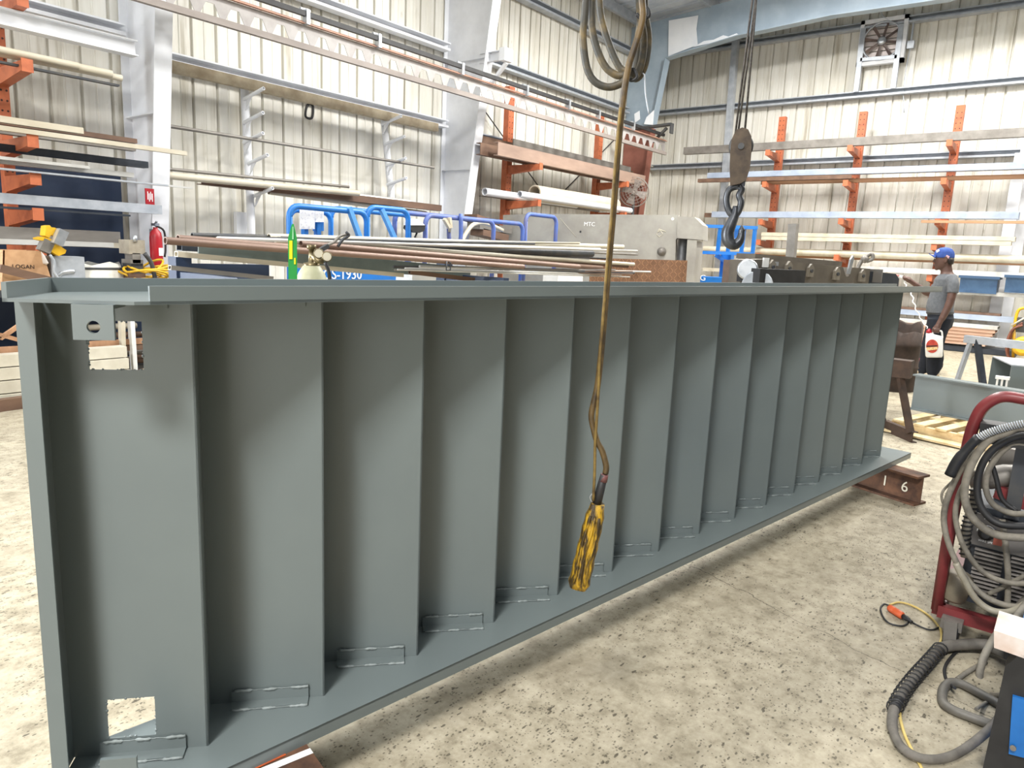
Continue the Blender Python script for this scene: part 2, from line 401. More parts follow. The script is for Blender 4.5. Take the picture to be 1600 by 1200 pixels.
# girts
def girt(p0, p1, mat=white, h=.13, d=.17, side=-1): trim(MB().sec(p0, p1, [(0, -h/2), (side*d, -h/2), (side*d, -h/2+.04), (side*.02, -h/2+.04), (side*.02, h/2-.02), (side*d, h/2-.02), (side*d, h/2), (0, h/2)]), mat)
yg = YL-.02
for a, b, z in ((4.35, 9.62, 3.68), (4.35, 9.62, 4.95), (9.85, 15.9, 4.98), (9.85, 15.9, 6.33), (-.5, 4.15, 3.86), (-.5, 4.15, 5.1), (4.35, 9.62, 6.3), (9.85, 15.9, 3.6)):
    girt((a, yg, z), (b, yg, z), white if b < 9.7 else galv, side=1 if False else -1)
for z in (3.85, 5.2, 6.6): girt((XF-.02, 9.35, z), (XF-.02, -10, z), galv, side=-1)
m = MB(); m.bar(P(1150, 60, x=17.3), P(1143, 205, x=17.3)-V((0, 0, 4)), .14, .14, (1, 0, 0)); trim(m, galv)
for q in ((1350, 45, 1338, 150), (1409, 38, 1397, 143)):
    m = MB(); a = P(q[0], q[1], x=17.42); m.bar(a, (a.x, a.y, 5.25), .1, .09, (1, 0, 0)); trim(m, galv)
m = MB(); m.bar(P(1345, 94, x=17.42), P(1402, 89, x=17.42), .09, .07); trim(m, galv)
m = MB(); a = P(1563, 440, x=17.2); m.box((17.2, a.y, 1.9), (.15, .2, 3.8)); trim(m, white)
m = MB(); a = P(1592, 340, x=17.45); m.box((17.45, a.y, 2.0), (.12, .3, 4.4)); trim(m, white)
# eave purlin
m = MB(); m.sec((0, 9.1, 6.98), (16, 9.1, 6.98), sC(.2, .08, .02)); trim(m, galv)
for y in (7.4, 5.6, 3.8, 2, .2): trim(MB().sec((-7, y, roofz(y)-.12), (17.4, y, roofz(y)-.12), sC(.2, .08, .02)), galv)
# dark blue sheet, added to darken the foot of the first bay behind the racks
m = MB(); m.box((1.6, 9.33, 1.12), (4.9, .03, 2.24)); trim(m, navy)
# door jambs of the roll-up opening on the left
m = MB()
for x in (-4.6, -.6): m.box((x, YL, 2.1), (.16, .2, 4.2))
m.box((-2.6, YL, 4.25), (4.2, .2, .18)); trim(m, galv)

# ------------------------------------------------------------------ light
wd = bpy.data.worlds.new('day'); sc.world = wd; wd.use_nodes = True
bg = wd.node_tree.nodes['Background']; bg.inputs[0].default_value = (.93, .96, 1, 1); bg.inputs[1].default_value = WORLD
def area(name, loc, size, power, target=None, sy=None, col=(1, .97, .92)):
    l = bpy.data.lights.new(name, 'AREA'); l.energy = power; l.size = size; l.color = col
    if sy: l.shape = 'RECTANGLE'; l.size_y = sy
    o = bpy.data.objects.new(name, l); C.objects.link(o); o.location = loc
    d = (V(target)-V(loc)) if target else V((0, 0, -1)); o.rotation_euler = d.to_track_quat('-Z', 'Y').to_euler(); return o
for x, y, e, s_ in LAMPS: area('high_bay_lamp', (x, y, 7.5 if y < 2 else 6.9), s_, e, col=(1, .98, .94))
area('rear_fill_light', (-7, -1.8, 2.4), 5.0, REAR, (3, 1.4, 1.2), 4.2, (1, .99, .97))  # added soft fill from behind the camera onto the stair; no door modelled there
area('door_daylight', (-2.6, 9.3, 2.1), 3.8, DOOR, (-1.2, 0, .8), 4.0, (.9, .95, 1))

# ------------------------------------------------------------------ camera
cam = bpy.data.cameras.new('camera'); co = bpy.data.objects.new('camera', cam); C.objects.link(co)
cam.sensor_fit = 'HORIZONTAL'; cam.sensor_width = 36; cam.lens = 36*F_PX/1600; cam.clip_start = .02; cam.clip_end = 200
right = V((xa.x, ya.x, up_c.x)); down = V((xa.y, ya.y, up_c.y)); fwd = V((xa.z, ya.z, up_c.z))
mw = Matrix((right, -down, -fwd)).transposed().to_4x4(); mw.translation = EYE; co.matrix_world = mw
sc.camera = co
sc.view_settings.view_transform = 'Standard'; sc.view_settings.look = 'None'; sc.view_settings.gamma = 1; sc.view_settings.use_curve_mapping = False
sc.view_settings.exposure = EXPO
# ------------------------------------------------------------------ the steel stair flight lying on its side
SD, SNv = V((.9904, -.1381, 0)), V((.1381, .9904, 0)); UZ = V((0, 0, 1))
def SN(s, n, z): return SD*s + SNv*n + UZ*z
TD, UD = (.844, -.536), (.536, .844)         # tread direction and rise direction in (s, n)
TDw = SD*TD[0] + SNv*TD[1]; UDw = SD*UD[0] + SNv*UD[1]
Z0, Z1, NF, NB, NN, S_END = .235, 1.363, 1.565, 1.868, 1.672, 5.46
stair = thing('steel_stair_flight', 'long grey painted steel stair flight lying on its side across the shop floor', 'stair flight', SN(2.8, 1.7, .2))
G = (.265-.03*.536, 1.717-.03*.844); tC = (NB-G[1])/UD[1]; CC = (G[0]+UD[0]*tC, NB)          # level cut corner, plumb cut corner
Fs = (G[0] + TD[0]*(NF-G[1])/TD[1], NF)                                      # level cut meets front edge
def stringer(top, send):
    mb = MB(); t = .007; zb = Z1 if top else Z0-t
    mb.prism([SN(Fs[0], NF, zb), SN(send, NF, zb), SN(send, NB, zb), SN(CC[0], NB, zb), SN(G[0], G[1], zb)], UZ*t)
    f0, f1 = (Z1+.0004, Z1+.038) if top else (Z0-.038, Z0-.0004)
    def wall(a, b, off):
        q = [SN(*a, f0), SN(*b, f0), SN(b[0]+off[0], b[1]+off[1], f0), SN(a[0]+off[0], a[1]+off[1], f0)]; mb.prism(q, UZ*(f1-f0))
    wall((CC[0], NB), (send, NB), (0, -.009))
    wall((Fs[0]-.03 if not top else Fs[0]+.03, NF), (send, NF), (0, .009))
    wall(G, CC, (.009*TD[0], .009*TD[1]))
    return mb
part('stringer', stringer(True, 5.6), grey, stair); part('stringer', stringer(False, S_END), grey, stair)
TL = .309
def tread_pts(i):
    N = V((.6+.3266*i, NN)); B = N - V(TD)*TL; R = N + V(UD)*.175 - V(TD)*(TL-.279); return B, N, R
th = .0045
B0, N0, R0 = tread_pts(0)
def plate(mb, a, b, z0, z1, out):
    a, b, o = V(a), V(b), V(out)*th
    q = [SN(a.x, a.y, z0), SN(b.x, b.y, z0), SN(b.x+o.x, b.y+o.y, z0), SN(a.x+o.x, a.y+o.y, z0)]; mb.prism(q, UZ*(z1-z0))
def hole_box(corners):
    pts = [PL(x, y, SN(B0.x, B0.y, 0), UDw) for x, y in corners]; t = [(p-SN(B0.x, B0.y, 0)).dot(TDw) for p in pts]; z = [p.z for p in pts]
    return (t[0]+t[3])/2, (t[1]+t[2])/2, (z[2]+z[3])/2, (z[0]+z[1])/2
H1 = hole_box([(137, 500), (223, 503), (223, 578), (137, 578)]); H2 = hole_box([(165, 1093), (243, 1089), (243, 1150), (170, 1152)])
for i in range(15):
    B, N, R = tread_pts(i); mb = MB(); ax = lambda t: B + V(TD)*t
    if i == 0:
        for (ta, tb, za, zb) in [(0, H1[0], H1[2]-.05, Z1), (H1[1], TL, H1[2]-.05, Z1), (H1[0], H1[1], H1[3], Z1), (H1[0], H1[1], H1[2]-.05, H1[2]), (0, TL, H2[3], H1[2]-.05),
                                 (0, H2[0], Z0, H2[3]), (H2[1], TL, Z0, H2[3]), (H2[0], H2[1], Z0, H2[2])]:
            plate(mb, ax(ta), ax(tb), za, zb, UD)
        # ragged torch-cut edges
        for hb in (H1, H2):
            for k in range(26):
                e = random.choice('btlr'); t = random.uniform(hb[0], hb[1]) if e in 'bt' else (hb[0] if e == 'l' else hb[1]); z = random.uniform(hb[2], hb[3]) if e in 'lr' else (hb[2] if e == 'b' else hb[3])
                q = ax(t); mb.sphere(SN(q.x, q.y, z)+UDw*.002, random.uniform(.002, .004), 6, 4)
        # starting riser with its lip on the floor line
        E_ = B - V(UD)*.109; plate(mb, B, E_, Z0, Z1, (-TD[0], -TD[1])); plate(mb, E_, E_+V(TD)*.03, Z0, Z1, UD)
    else: plate(mb, B, N, Z0, Z1, UD)
    plate(mb, N, R, Z0, Z1, (-TD[0], -TD[1]))
    part('tread', mb, grey, stair)
    # carrier angle welded under the tread, at both stringers
    for top in (False, True):
        z = Z1 if top else Z0; s_ = -1 if top else 1
        a, b = ax(.06), ax(.266 if i else .258); off = -V(UD)*.003
        cm = MB()
        pa, pb = SN(a.x+off.x, a.y+off.y, 0), SN(b.x+off.x, b.y+off.y, 0)
        hv = .036 if not top else .02; cm.bar(pa+UZ*(z+s_*hv/2), pb+UZ*(z+s_*hv/2), .006, hv); o2 = -UDw*.017
        cm.bar(pa+o2+UZ*(z+s_*.003), pb+o2+UZ*(z+s_*.003), .036, .006)
        o = part('carrier_angle', cm, grey, stair)
        if not top:
            for hgt, o3 in ((.038, -.003), (.003, -.037)):
                wm = MB(); pts = []; rad = []
                for k in range(37):
                    f = .03+.97*k/36; on = (.05 < f < .25) or (.42 < f < .58) or f > .76
                    pts.append(pa.lerp(pb, f)+UDw*o3+UZ*(z+hgt+random.uniform(-.001, .001))); rad.append(random.uniform(.003, .005) if on else .0012)
                wm.tube(pts, rad, 6); part('weld_bead', wm, greyd, o, 'rough lighter weld bead')
# anchor tabs with a bolt hole, at the floor end
def tab(px0, px1, py, top):
    p0 = SN(G[0], G[1], 0) - UDw*.004; a = PL(px0, py, p0, UDw); b = PL(px1, py, p0, UDw)
    z0, z1 = (a.z, Z1) if top else (Z0, a.z); u = (b-a); u.z = 0; w = u.length; u.normalize(); a.z = 0
    hz = z0 + (z1-z0)*.37 if top else z1-.035
    mb = MB(); n = 20; r = .0125; c = a + u*(w*.5) + UZ*hz
    loop = [a+UZ*z0, a+u*w+UZ*z0, a+u*w+UZ*z1, a+UZ*z1]
    circ = [c + u*cos(2*PI*k/n)*r + UZ*sin(2*PI*k/n)*r for k in range(n)]
    # four quads rings bridging the square to the hole
    vs = []; fs = []
    sq = []
    for k in range(n):
        g = 2*PI*k/n; d = V((cos(g), sin(g))); lx = ((w*.5)/abs(d.x) if abs(d.x) > 1e-6 else 1e9); hz_ = (z1-hz if d.y > 0 else hz-z0); ly = hz_/abs(d.y) if abs(d.y) > 1e-6 else 1e9
        m_ = min(lx, ly); sq.append(c + u*d.x*m_ + UZ*d.y*m_)
    # snap nearest ring points to the corners
    for cr in loop:
        k = min(range(n), key=lambda q: (sq[q]-cr).length); sq[k] = cr
    for off in (V((0, 0, 0)), -UDw*.009): vs += [p+off for p in circ] + [p+off for p in sq]
    for k in range(n):
        j = (k+1) % n
        fs += [(k, j, n+j, n+k), (2*n+j, 2*n+k, 3*n+k, 3*n+j), (k, 2*n+k, 2*n+j, j), (n+k, n+j, 3*n+j, 3*n+k)]
    mb.add(vs, fs)
    zc = z1 if top else z0; s_ = -1 if top else 1
    mb.bar(a+UDw*.03+UZ*(zc+s_*.004), a+u*w+UDw*.03+UZ*(zc+s_*.004), .07, .008)
    part('anchor_tab', mb, grey, stair)
tab(117, 182, 530, True); tab(158, 215, 1184, False)
m = MB(); q = SN(5.36, 1.8, Z0); m.bar(q-SNv*.06, q+SNv*.06, .05, .03); m.bar(q-SNv*.06+UZ*.03, q+SNv*.06+UZ*.03, .008, .05); part('end_clip', m, grey, stair)

# ------------------------------------------------------------------ dunnage under the stair
def beam_x(p0, p1, h, b, mat, label, name='steel_beam', cat='beam', group=None, tf=.014):
    return solo(name, MB().sec(p0, p1, sI(h, b, tf, .01)), mat, label, cat, group)
a = P(1437, 789, z=0); a2 = P(1300, 745, z=0); d = (a2-a).normalized(); d.z = 0
ht = Z0-.038
I1 = beam_x(a+UZ*ht/2, a+d*1.6+UZ*ht/2, ht, .14, rust, 'short rusty I-beam with chalk numbers propping the far end of the stair')
lat = V((d.y, -d.x, 0)); lat = lat if lat.dot(EYE-a) > 0 else -lat
tm = text_mb('1 6', .1, a + d*.27 + lat*.011 + UZ*.06, -d, V((0, 0, 1)), .001, 1.6)
part('chalk_mark', tm, chalk, I1, 'pale chalk number')
# wide old beam under the near end, with a white painted stripe across it
zt = Z0-.038; b0, b1 = P(470, 1150, z=zt), P(506, 1200, z=zt); dv = (b1-b0).normalized(); lv = V((dv.y, -dv.x, 0)); lv = lv if lv.x < 0 else -lv
c0, c1 = b0 - dv*.45 + lv*.11, b0 + dv*.32 + lv*.11
D1 = solo('dunnage_beam', MB().sec(c0-UZ*zt/2, c1-UZ*zt/2, sI(zt, .22, .016, .012)), rust, 'rusty I-beam with a white stripe propping the near end of the stair', 'beam')
w0 = P(484, 1170, z=zt); k = (w0-b0).dot(dv); s0 = b0+dv*k
sm = MB(); sm.prism([s0+UZ*.001, s0+dv*.022+UZ*.001, s0+dv*.022+lv*.22+UZ*.001, s0+lv*.22+UZ*.001], UZ*.001); part('paint_stripe', sm, whitep, D1, 'white painted stripe')
sm = MB(); s1 = s0-dv*.03+lv*.06; sm.prism([s1+UZ*.0012, s1+dv*.02+UZ*.0012, s1+dv*.026+lv*.09+UZ*.0012, s1-dv*.004+lv*.09+UZ*.0012], UZ*.001); part('paint_patch', sm, M('orange paint mark', 'c0592a', '9a4a2a', 20), D1, 'orange paint patch')
# ------------------------------------------------------------------ hoist pendant on its cable, in front of the stair
RP = 1.93
pend = thing('hoist_pendant', 'grimy yellow crane pendant control hanging on its cable in front of the stair', 'crane pendant', P(903, 915, r=RP))
def pp(l, r=RP): return [P(x, y, r=r) for x, y in l]
axp, bxp = P(903, 918, r=RP), P(934, 787, r=RP); ax_ = (bxp-axp).normalized(); hgt = (bxp-axp).length
side = ray(918, 850).cross(ax_).normalized(); fr = side.cross(ax_).normalized()
rings = []
for k in range(15):
    t = k/14; wv = .031*(1 if .06 < t < .9 else .78)*(1+.05*sin(k*2.1))*(1-.16*t); dv_ = .026*(1 if .05 < t < .92 else .8)
    rings.append([axp + ax_*hgt*t + side*wv*(abs(cos(a))**.7*(1 if cos(a) > 0 else -1)) + fr*dv_*(abs(sin(a))**.7*(1 if sin(a) > 0 else -1)) for a in [2*PI*q/20 for q in range(20)]])
part('housing', MB().loft(rings), yellowold, pend)
for k in range(3):
    o_ = side*(-.016+.016*k); s_ = -1 if fr.dot(EYE-axp) < 0 else 1
    m = MB(); m.tube([axp+ax_*hgt*t+o_*(1-.16*t)+fr*s_*.0255+side*.002*sin(9*t+k) for t in [.08+.8*q/12 for q in range(13)]], [.0035+.002*(q % 2) for q in range(13)], 6); part('guard_ridge', m, yellowold, pend)
m = MB(); gl = pp([(932, 790), (938, 765), (944, 742)]); m.tube(gl, [.013, .0125, .0105], 12); part('cable_grip', m, black, pend, 'black taped cable grip')
m = MB(); m.tube(pp([(942, 752), (945, 741)]), [.0122, .0105], 10); part('clamp', m, M('reddish clamp', '6b4140', '3c3535', 9), pend, 'reddish hose clamp')
m = MB(); m.tube(spline(pp([(925, 785), (922, 776), (929, 770), (931, 779), (926, 786)]), 5), .0022, 6); part('shackle', m, chrome, pend)
cp = [(946, 740), (947, 728), (941, 705), (933, 690), (928, 672), (924, 650), (928, 628), (934, 600), (940, 545), (944, 500), (949, 440), (954, 380), (960, 310), (966, 230), (973, 160), (982, 105), (993, 70), (1004, 30), (1003, 0), (1001, -60), (1000, -140)]
cpp = spline(pp(cp, RP), 5); cpp += [V((cpp[-1].x+.02, cpp[-1].y, cpp[-1].z+.6)), V((cpp[-1].x+.03, cpp[-1].y, 7.6))]
m = MB(); m.tube(cpp, .0085, 10); part('control_cable', m, goldcab, pend)
m = MB(); sp_ = [(927, 782), (929, 740), (930, 690), (932, 660), (935, 610), (937, 560), (943, 490), (948, 420), (955, 345), (962, 250), (970, 168)]
m.tube(spline(pp(sp_, RP-.012), 5), .0042, 8); part('strain_rope', m, M('yellow strain rope', '7c6632', '4c3b1d', 22, .4, .65, .7), pend)
# slack of the cable, looped and tied up
coil = thing('cable_coil', 'slack black crane cable tied up in loops hanging above the pendant', 'cable', P(985, 130, r=RP+.03))
L1 = [(918, -40), (914, 20), (911, 60), (917, 105), (930, 128), (952, 136), (974, 128), (984, 112)]
L2 = [(927, -40), (924, 20), (928, 60), (943, 100), (962, 117), (980, 118)]
L3 = [(935, -40), (938, 20), (950, 65), (968, 105), (984, 112)]
R1 = [(996, -40), (1000, 20), (1006, 60), (1003, 95), (994, 118)]; R2 = [(1004, -40), (1008, 20), (1013, 60), (1008, 100), (996, 122)]; R3 = [(1010, -40), (1003, 20), (997, 60), (994, 95), (990, 118)]
for q, (l, r_) in enumerate(((L1, R1), (L2, R2), (L3, R3))):
    path = l + r_[::-1] + [((l[0][0]+r_[0][0])/2+20, -95-8*q), ((l[0][0]+r_[0][0])/2-22, -98-8*q)]
    pts = [P(x, y, r=RP+.03+.02*q+(.02 if k > len(l)-1 else 0)) for k, (x, y) in enumerate(path)]
    sp2 = spline(pts+[pts[0]], 6)[:-1]
    m = MB(); m.tube(sp2, .0095, 10, True); part('cable_loop', m, cabled, coil)
m = MB(); m.tube(spline(pp([(978, 116), (986, 126), (995, 120), (990, 108), (979, 112)], RP+.02), 5), .004, 6); part('tie_wire', m, black, coil)
m = MB(); m.tube(spline(pp([(994, 22), (1004, 30), (1014, 24), (1010, 12), (998, 12)], RP+.02), 5), .005, 6); part('tie_wire', m, black, coil)
m = MB(); m.tube(spline(pp([(1004, 114), (1007, 120), (1009, 150), (1014, 178)], RP+.06), 5), .0018, 6); part('loose_end', m, galv, coil, 'thin pale loose end')

# ------------------------------------------------------------------ crane hook block
RH = 5.6
hb = thing('hanging_hook_block', 'brown crane hook block hanging on wire ropes above the stair', 'crane hook', P(1140, 385, r=RH))
h = lambda x, y, d=0: P(x, y, r=RH+d)
pxm = (P(1160, 240, r=RH)-P(1159, 240, r=RH)).length
vw = ray(1157, 250); vw.z = 0; vw.normalize(); lt = V((vw.y, -vw.x, 0))
outl = [(1141, 290), (1140, 262), (1141, 235), (1143, 218), (1150, 203), (1160, 199), (1169, 202), (1174, 213), (1174, 240), (1172, 262), (1166, 281), (1156, 287)]
for dd in (-.075, .035):
    m = MB(); m.prism([h(x, y, dd) for x, y in outl], vw*.04); part('cheek_plate', m, blockm, hb)
m = MB(); m.lathe(h(1158, 228, -.033), vw, [(.07, 0), (.085, .004), (.066, .012), (.066, .05), (.085, .058), (.07, .066)], 24); part('sheave', m, dark, hb)
m = MB(); m.lathe(h(1158, 228, -.09), vw, [(.022, 0), (.022, .18)], 12); part('sheave_pin', m, dark, hb)
m = MB(); m.prism([h(x, y, -.02) for x, y in [(1146, 282), (1166, 278), (1164, 290), (1156, 296), (1148, 294)]], vw*.06); part('yoke', m, hookm, hb)
m = MB(); m.tube(spline([h(*q) for q in [(1156, 290), (1140, 296), (1135, 312), (1139, 330), (1147, 337), (1154, 330), (1158, 316), (1155, 305), (1159, 296), (1155, 288)]], 5), [.03]*20+[.028]*15+[.02]*11 if False else .024, 10); part('swivel_link', m, hookm, hb)
hk = spline([h(*q) for q in [(1150, 322), (1148, 336), (1142, 350), (1137, 364), (1139, 377), (1148, 382), (1156, 375), (1159, 362), (1159, 352)]], 5)
R_ = []
for k in range(len(hk)):
    t = k/(len(hk)-1); R_.append(.022+.024*sin(PI*min(t*1.15, 1)) if t < .9 else .026*(1-t)/.1*.75+.006)
m = MB(); m.tube(hk, R_, 12); part('hook', m, hookm, hb)
for x0, x1 in ((1171, 1147), (1176, 1151), (1178, 1162)):
    m = MB(); a = h(x1, 225); b = h(x0+2, 20); d = (b-a); m.tube([a, b, a+d*((7.55-a.z)/d.z)], .008, 8); part('wire_rope', m, wire, hb)

# ------------------------------------------------------------------ cut-tooth strut carrying the crane conductor bar along the left wall
YJ = 8.05
cz = lambda px, py: P(px, py, y=YJ)
zb = (cz(400, 57).z + cz(1035, 242).z)/2; x0, x1 = -1.0, cz(1038, 240).x
js = thing('conductor_strut', 'long steel strut with trapezoid cut-outs hung along the left wall carrying the crane conductor bar', 'crane conductor', ((x0+x1)/2, YJ, zb))
hz_ = cz(400, 27).z-cz(400, 57).z                                         # overall height of toothed web
m = MB(); m.bar((x0, YJ-.03, zb+.035), (x1, YJ-.03, zb+.035), .06, .07); part('bottom_chord', m, M('worn pinkish chord', '938a84', '7d746e', 5, .4, .7, .55, stretch=(.3, 1, 1)), js, 'pinkish brown bottom chord')
tt = zb+hz_+.09
m = MB(); pit = .3; poly = [(x0, tt-.13)]
x = x1-.12; teeth = []
while x > x0+.5: teeth.append(x); x -= pit
web = [(x0, tt), (x0, zb+.06)]
for x in reversed(teeth): web += [(x-.24, zb+.06), (x-.16, tt-.085), (x-.06, tt-.085), (x+.02, zb+.06)]
web += [(x1, zb+.06), (x1, tt)]
m.prism([(a, YJ, b) for a, b in web], (0, .008, 0)); part('toothed_web', m, M('grey toothed web', 'a9a5a3', '97928f', 4), js)
m = MB(); m.sec((x0, YJ-.01, tt), (x1, YJ-.01, tt), sL(.05, .035, .008, -1, 1)); part('top_angle', m, M('pinkish angle', 'b98d78', 'a07a68', 4), js, 'pinkish top angle')
m = MB(); m.bar((x0, YJ-.06, tt+.11), (x1-.2, YJ-.06, tt+.11), .05, .06); part('conductor_bar', m, black, js, 'black conductor bar')
for px, py in ((475, 40), (587, 78), (717, 118), (818, 152), (884, 172), (931, 187), (985, 207)):
    xx = cz(px, py).x; m = MB(); m.box((xx, YJ-.05, tt+.08), (.05, .09, .17)); m.box((xx, YJ-.02, tt+.17), (.14, .04, .02)); part('hanger_clip', m, chrome, js)
# bracket from second column
m = MB(); a = P(790, 97, y=8.3); m.sec((9.75, YJ-.05, a.z+.02), (9.75, 8.6, a.z+.02), sC(.16, .07, .012)); m.box((9.75, YJ+.02, a.z+.02), (.22, .12, .2)); m.bar((9.75, YJ, a.z-.1), (9.75, YJ+.5, a.z-.55), .06, .05); trim(m, white)

# ------------------------------------------------------------------ stock racks on the left wall
def stock(pxr, pyr, y, length, poly, mat, name, label, cat, group=None, drop=0.0, xl=None, dy=0.0, up=(0, 0, 1)):
    """bar lying along the wall, its right end seen at (pxr, pyr)"""
    e = P(pxr, pyr, y=y); b = e - V((length, dy, drop))
    return solo(name, MB().sec(b, e, poly, up), mat, label, cat, group)
def cantilever(name, label, x, y, ztop, arms, mat, tip, group=None, w=.1, axis='y'):
    """upright with arms reaching into the shop; axis y: arms run to -y, axis x: arms run to -x"""
    t = thing(name, label, 'storage rack', (x, y, 0), group)
    m = MB(); s_ = V((1, 0, 0)) if axis == 'y' else V((0, 1, 0)); f_ = V((0, -1, 0)) if axis == 'y' else V((-1, 0, 0)); b = V((x, y, 0))
    m.sec(b, b+UZ*ztop, [(-w/2, -.06), (w/2, -.06), (w/2, .06), (w/2-.008, .06), (w/2-.008, -.05), (-w/2+.008, -.05), (-w/2+.008, .06), (-w/2, .06)], -f_ if True else f_); part('upright', m, mat, t)
    # punched holes on the face
    hm = MB(); z = .3
    q = b + f_*.0605
    while z < ztop-.05:
        for sx in (-.25, .25): hm.lathe(q+s_*w*sx+UZ*z, f_, [(.011, 0), (.011, .0015)], 8, False)
        z += .1
    part('punched_holes', hm, M('hole dark', '3a2018'), t, kind='stuff')
    for z, L in arms:
        m = MB(); a = b+f_*.06+UZ*(z-.06); e = a+f_*L+UZ*.0
        m.prism([a+s_*.05, a+s_*.05+UZ*-.1, e+s_*.05+UZ*-.03, e+s_*.05+UZ*.06, a+s_*.05+UZ*.06], -s_*.1)
        o = part('arm', m, mat, t); m = MB(); m.box(e+UZ*.02, (.1, .012, .12) if axis == 'y' else (.012, .1, .12)); part('end_plate', m, mat, o)
    m = MB(); m.bar(b+UZ*.05, b+UZ*.05+f_*(tip+.1), .1, .1); part('foot', m, mat, t)
    return t
ya_ = 9.0
la = [P(14, 100, y=8.35), P(18, 218, y=8.35), P(20, 277, y=8.35), P(24, 333, y=8.35), P(26, 388, y=8.35)]
xA = P(4, 140, y=8.95).x
cantilever('cantilever_rack', 'orange cantilever rack upright at the left edge of the photo, carrying grey stock', xA, 8.98, 3.75, [(p.z+.04, .68) for p in la]+[(3.68, .68)], orange, .7, 'orange cantilever rack uprights')
cantilever('cantilever_rack', 'orange cantilever rack upright standing left of the photo edge under the same stock', xA-2.4, 8.98, 3.75, [(p.z+.04, .68) for p in la]+[(3.68, .68)], orange, .7, 'orange cantilever rack uprights')
SG = 'steel stock on the left orange rack'
e = P(211, 77, y=8.45)
solo('steel_beam', MB().sec(e-V((6, 0, 0)), e, sI(.16, .15, .012, .01)), white, 'white I-beam on the top arm of the left rack', 'beam', SG)
zt = la[0].z+.08
for k, (px, py, y, r) in enumerate(((122, 99, 8.36, .035), (174, 112, 8.44, .04), (190, 125, 8.52, .035))):
    e = P(px, py, y=y); e.z = zt+r; m = MB(); m.pipe(e-V((5.6+.3*k, 0, 0)), e, r)
    solo('round_tube', m, cream, ['cream round tube, shortest of the three under the white beam', 'cream round tube, middle one of the three under the white beam', 'cream round tube, longest of the three under the white beam'][k], 'tube', SG)
for k, (px, py, y, w_, h_, mat, lab) in enumerate((
    (185, 134, 8.33, .06, .02, dark, 'thin dark flat bar under the three cream tubes'),
    (128, 205, 8.4, .09, .06, cream, 'short cream timber on the second arm of the left rack'),
    (290, 240, 8.25, .07, .045, cream, 'long pale bar reaching furthest right past the column on the second arm'),
    (209, 233, 8.45, .1, .05, mill, 'grey flat tube under the long pale bar'),
    (212, 221, 8.6, .08, .05, rust2, 'brown angle end beside the long pale bar'),
    (228, 258, 8.62, .12, .07, darkst, 'dark blue steel channel above the white rack bars'),
    (138, 262, 8.4, .08, .03, pale, 'short white flat on the third arm of the left rack'),
    (206, 274, 8.5, .1, .05, pale, 'white bar with end cap on the third arm of the left rack'),
    (300, 294, 8.3, .05, .02, pale, 'thin white flat bar sticking out past the column on the third arm'),
    (262, 290, 8.22, .04, .015, galv, 'thin grey strip under the sticking out white flat'),
    (250, 328, 8.4, .1, .1, galv, 'bright grey box section on the fourth arm of the left rack'),
    (202, 337, 8.3, .06, .02, darkst, 'thin dark flat bar under the bright grey box section'),
    (184, 371, 8.4, .13, .12, mill, 'brown grey square tube on the lowest visible arm'),
    (176, 383, 8.25, .06, .05, pale, 'white square bar under the brown grey square tube'),
    (206, 384, 8.55, .1, .06, cream, 'pale timber stack end beside the white square bar'))):
    e = P(px, py, y=y); m = MB(); L = 5.6+random.uniform(-.3, .4)
    if h_ > .055: m.sec(e-V((L, 0, 0)), e, sBox(w_, h_, .006))
    else: m.bar(e-V((L, 0, 0)), e, w_, h_)
    solo('stock_bar', m, mat, lab, 'steel bar', SG)

# pole racks with short pipe arms
def pole_rack(px0, py0, px1, py1, arms, label):
    a, b = P(px0, py0, y=9.18), P(px1, py1, y=9.18); t = thing('pole_rack', label, 'pipe rack', (b.x, b.y, 0))
    m = MB(); m.tube([(b.x, 9.18, 0), b, a], .055, 12); part('pole', m, white, t)
    m = MB(); m.box((b.x, 9.18, .02), (.3, .3, .04)); part('base_plate', m, white, t)
    for px, py, dx in arms:
        e = P(px, py, y=8.72); s_ = V((e.x-.02, 9.15, e.z-.1)); m = MB(); m.pipe(s_, e, .024, .006, 10); part('arm', m, white, t)
        m = MB(); k = s_.lerp(e, .15); m.prism([k, k+UZ*-.16+V((0, .04, 0)), k.lerp(e, .35)], (.01, 0, 0)); part('gusset', m, white, t)
    return t
pole_rack(381, 122, 392, 335, [(412, 138, 0), (411, 176, 0), (411, 208, 0), (418, 242, 0), (426, 294, 0)], 'white pole rack with pipe arms on the left wall, nearer the camera')
pole_rack(600, 185, 612, 315, [(627, 181, 0), (632, 213, 0), (634, 247, 0), (635, 278, 0)], 'white pole rack with pipe arms beside the second white column')
e = P(682, 194, y=9.0); s0 = P(259, 110, y=9.0); s0.z = e.z = (s0.z+e.z)/2
solo('steel_channel', MB().sec(s0, e, sBox(.1, .13, .008)), M('stained tan channel', 'b5a88f', '93836a', 5, .35, .7, .7), 'stained tan box section lying along the wall on the pole racks', 'steel section')
m = MB(); c = P(483, 172, y=9.385); m.tube(spline([c+V((0, 0, .1)), c+V((.07, 0, .06)), c+V((.05, 0, -.1)), c+V((-.06, 0, -.1)), c+V((-.04, 0, .04)), c+V((.02, 0, .1))], 5), .018, 6); solo('chain_loop', m, black, 'small black loop hanging on the left wall under the tan section', 'hook')
a, b = P(257, 196, y=8.85), P(678, 262, y=8.85); m = MB(); m.pipe(a, b, .022); solo('thin_pipe', m, mill, 'single thin grey pipe lying across both white pole racks', 'pipe')
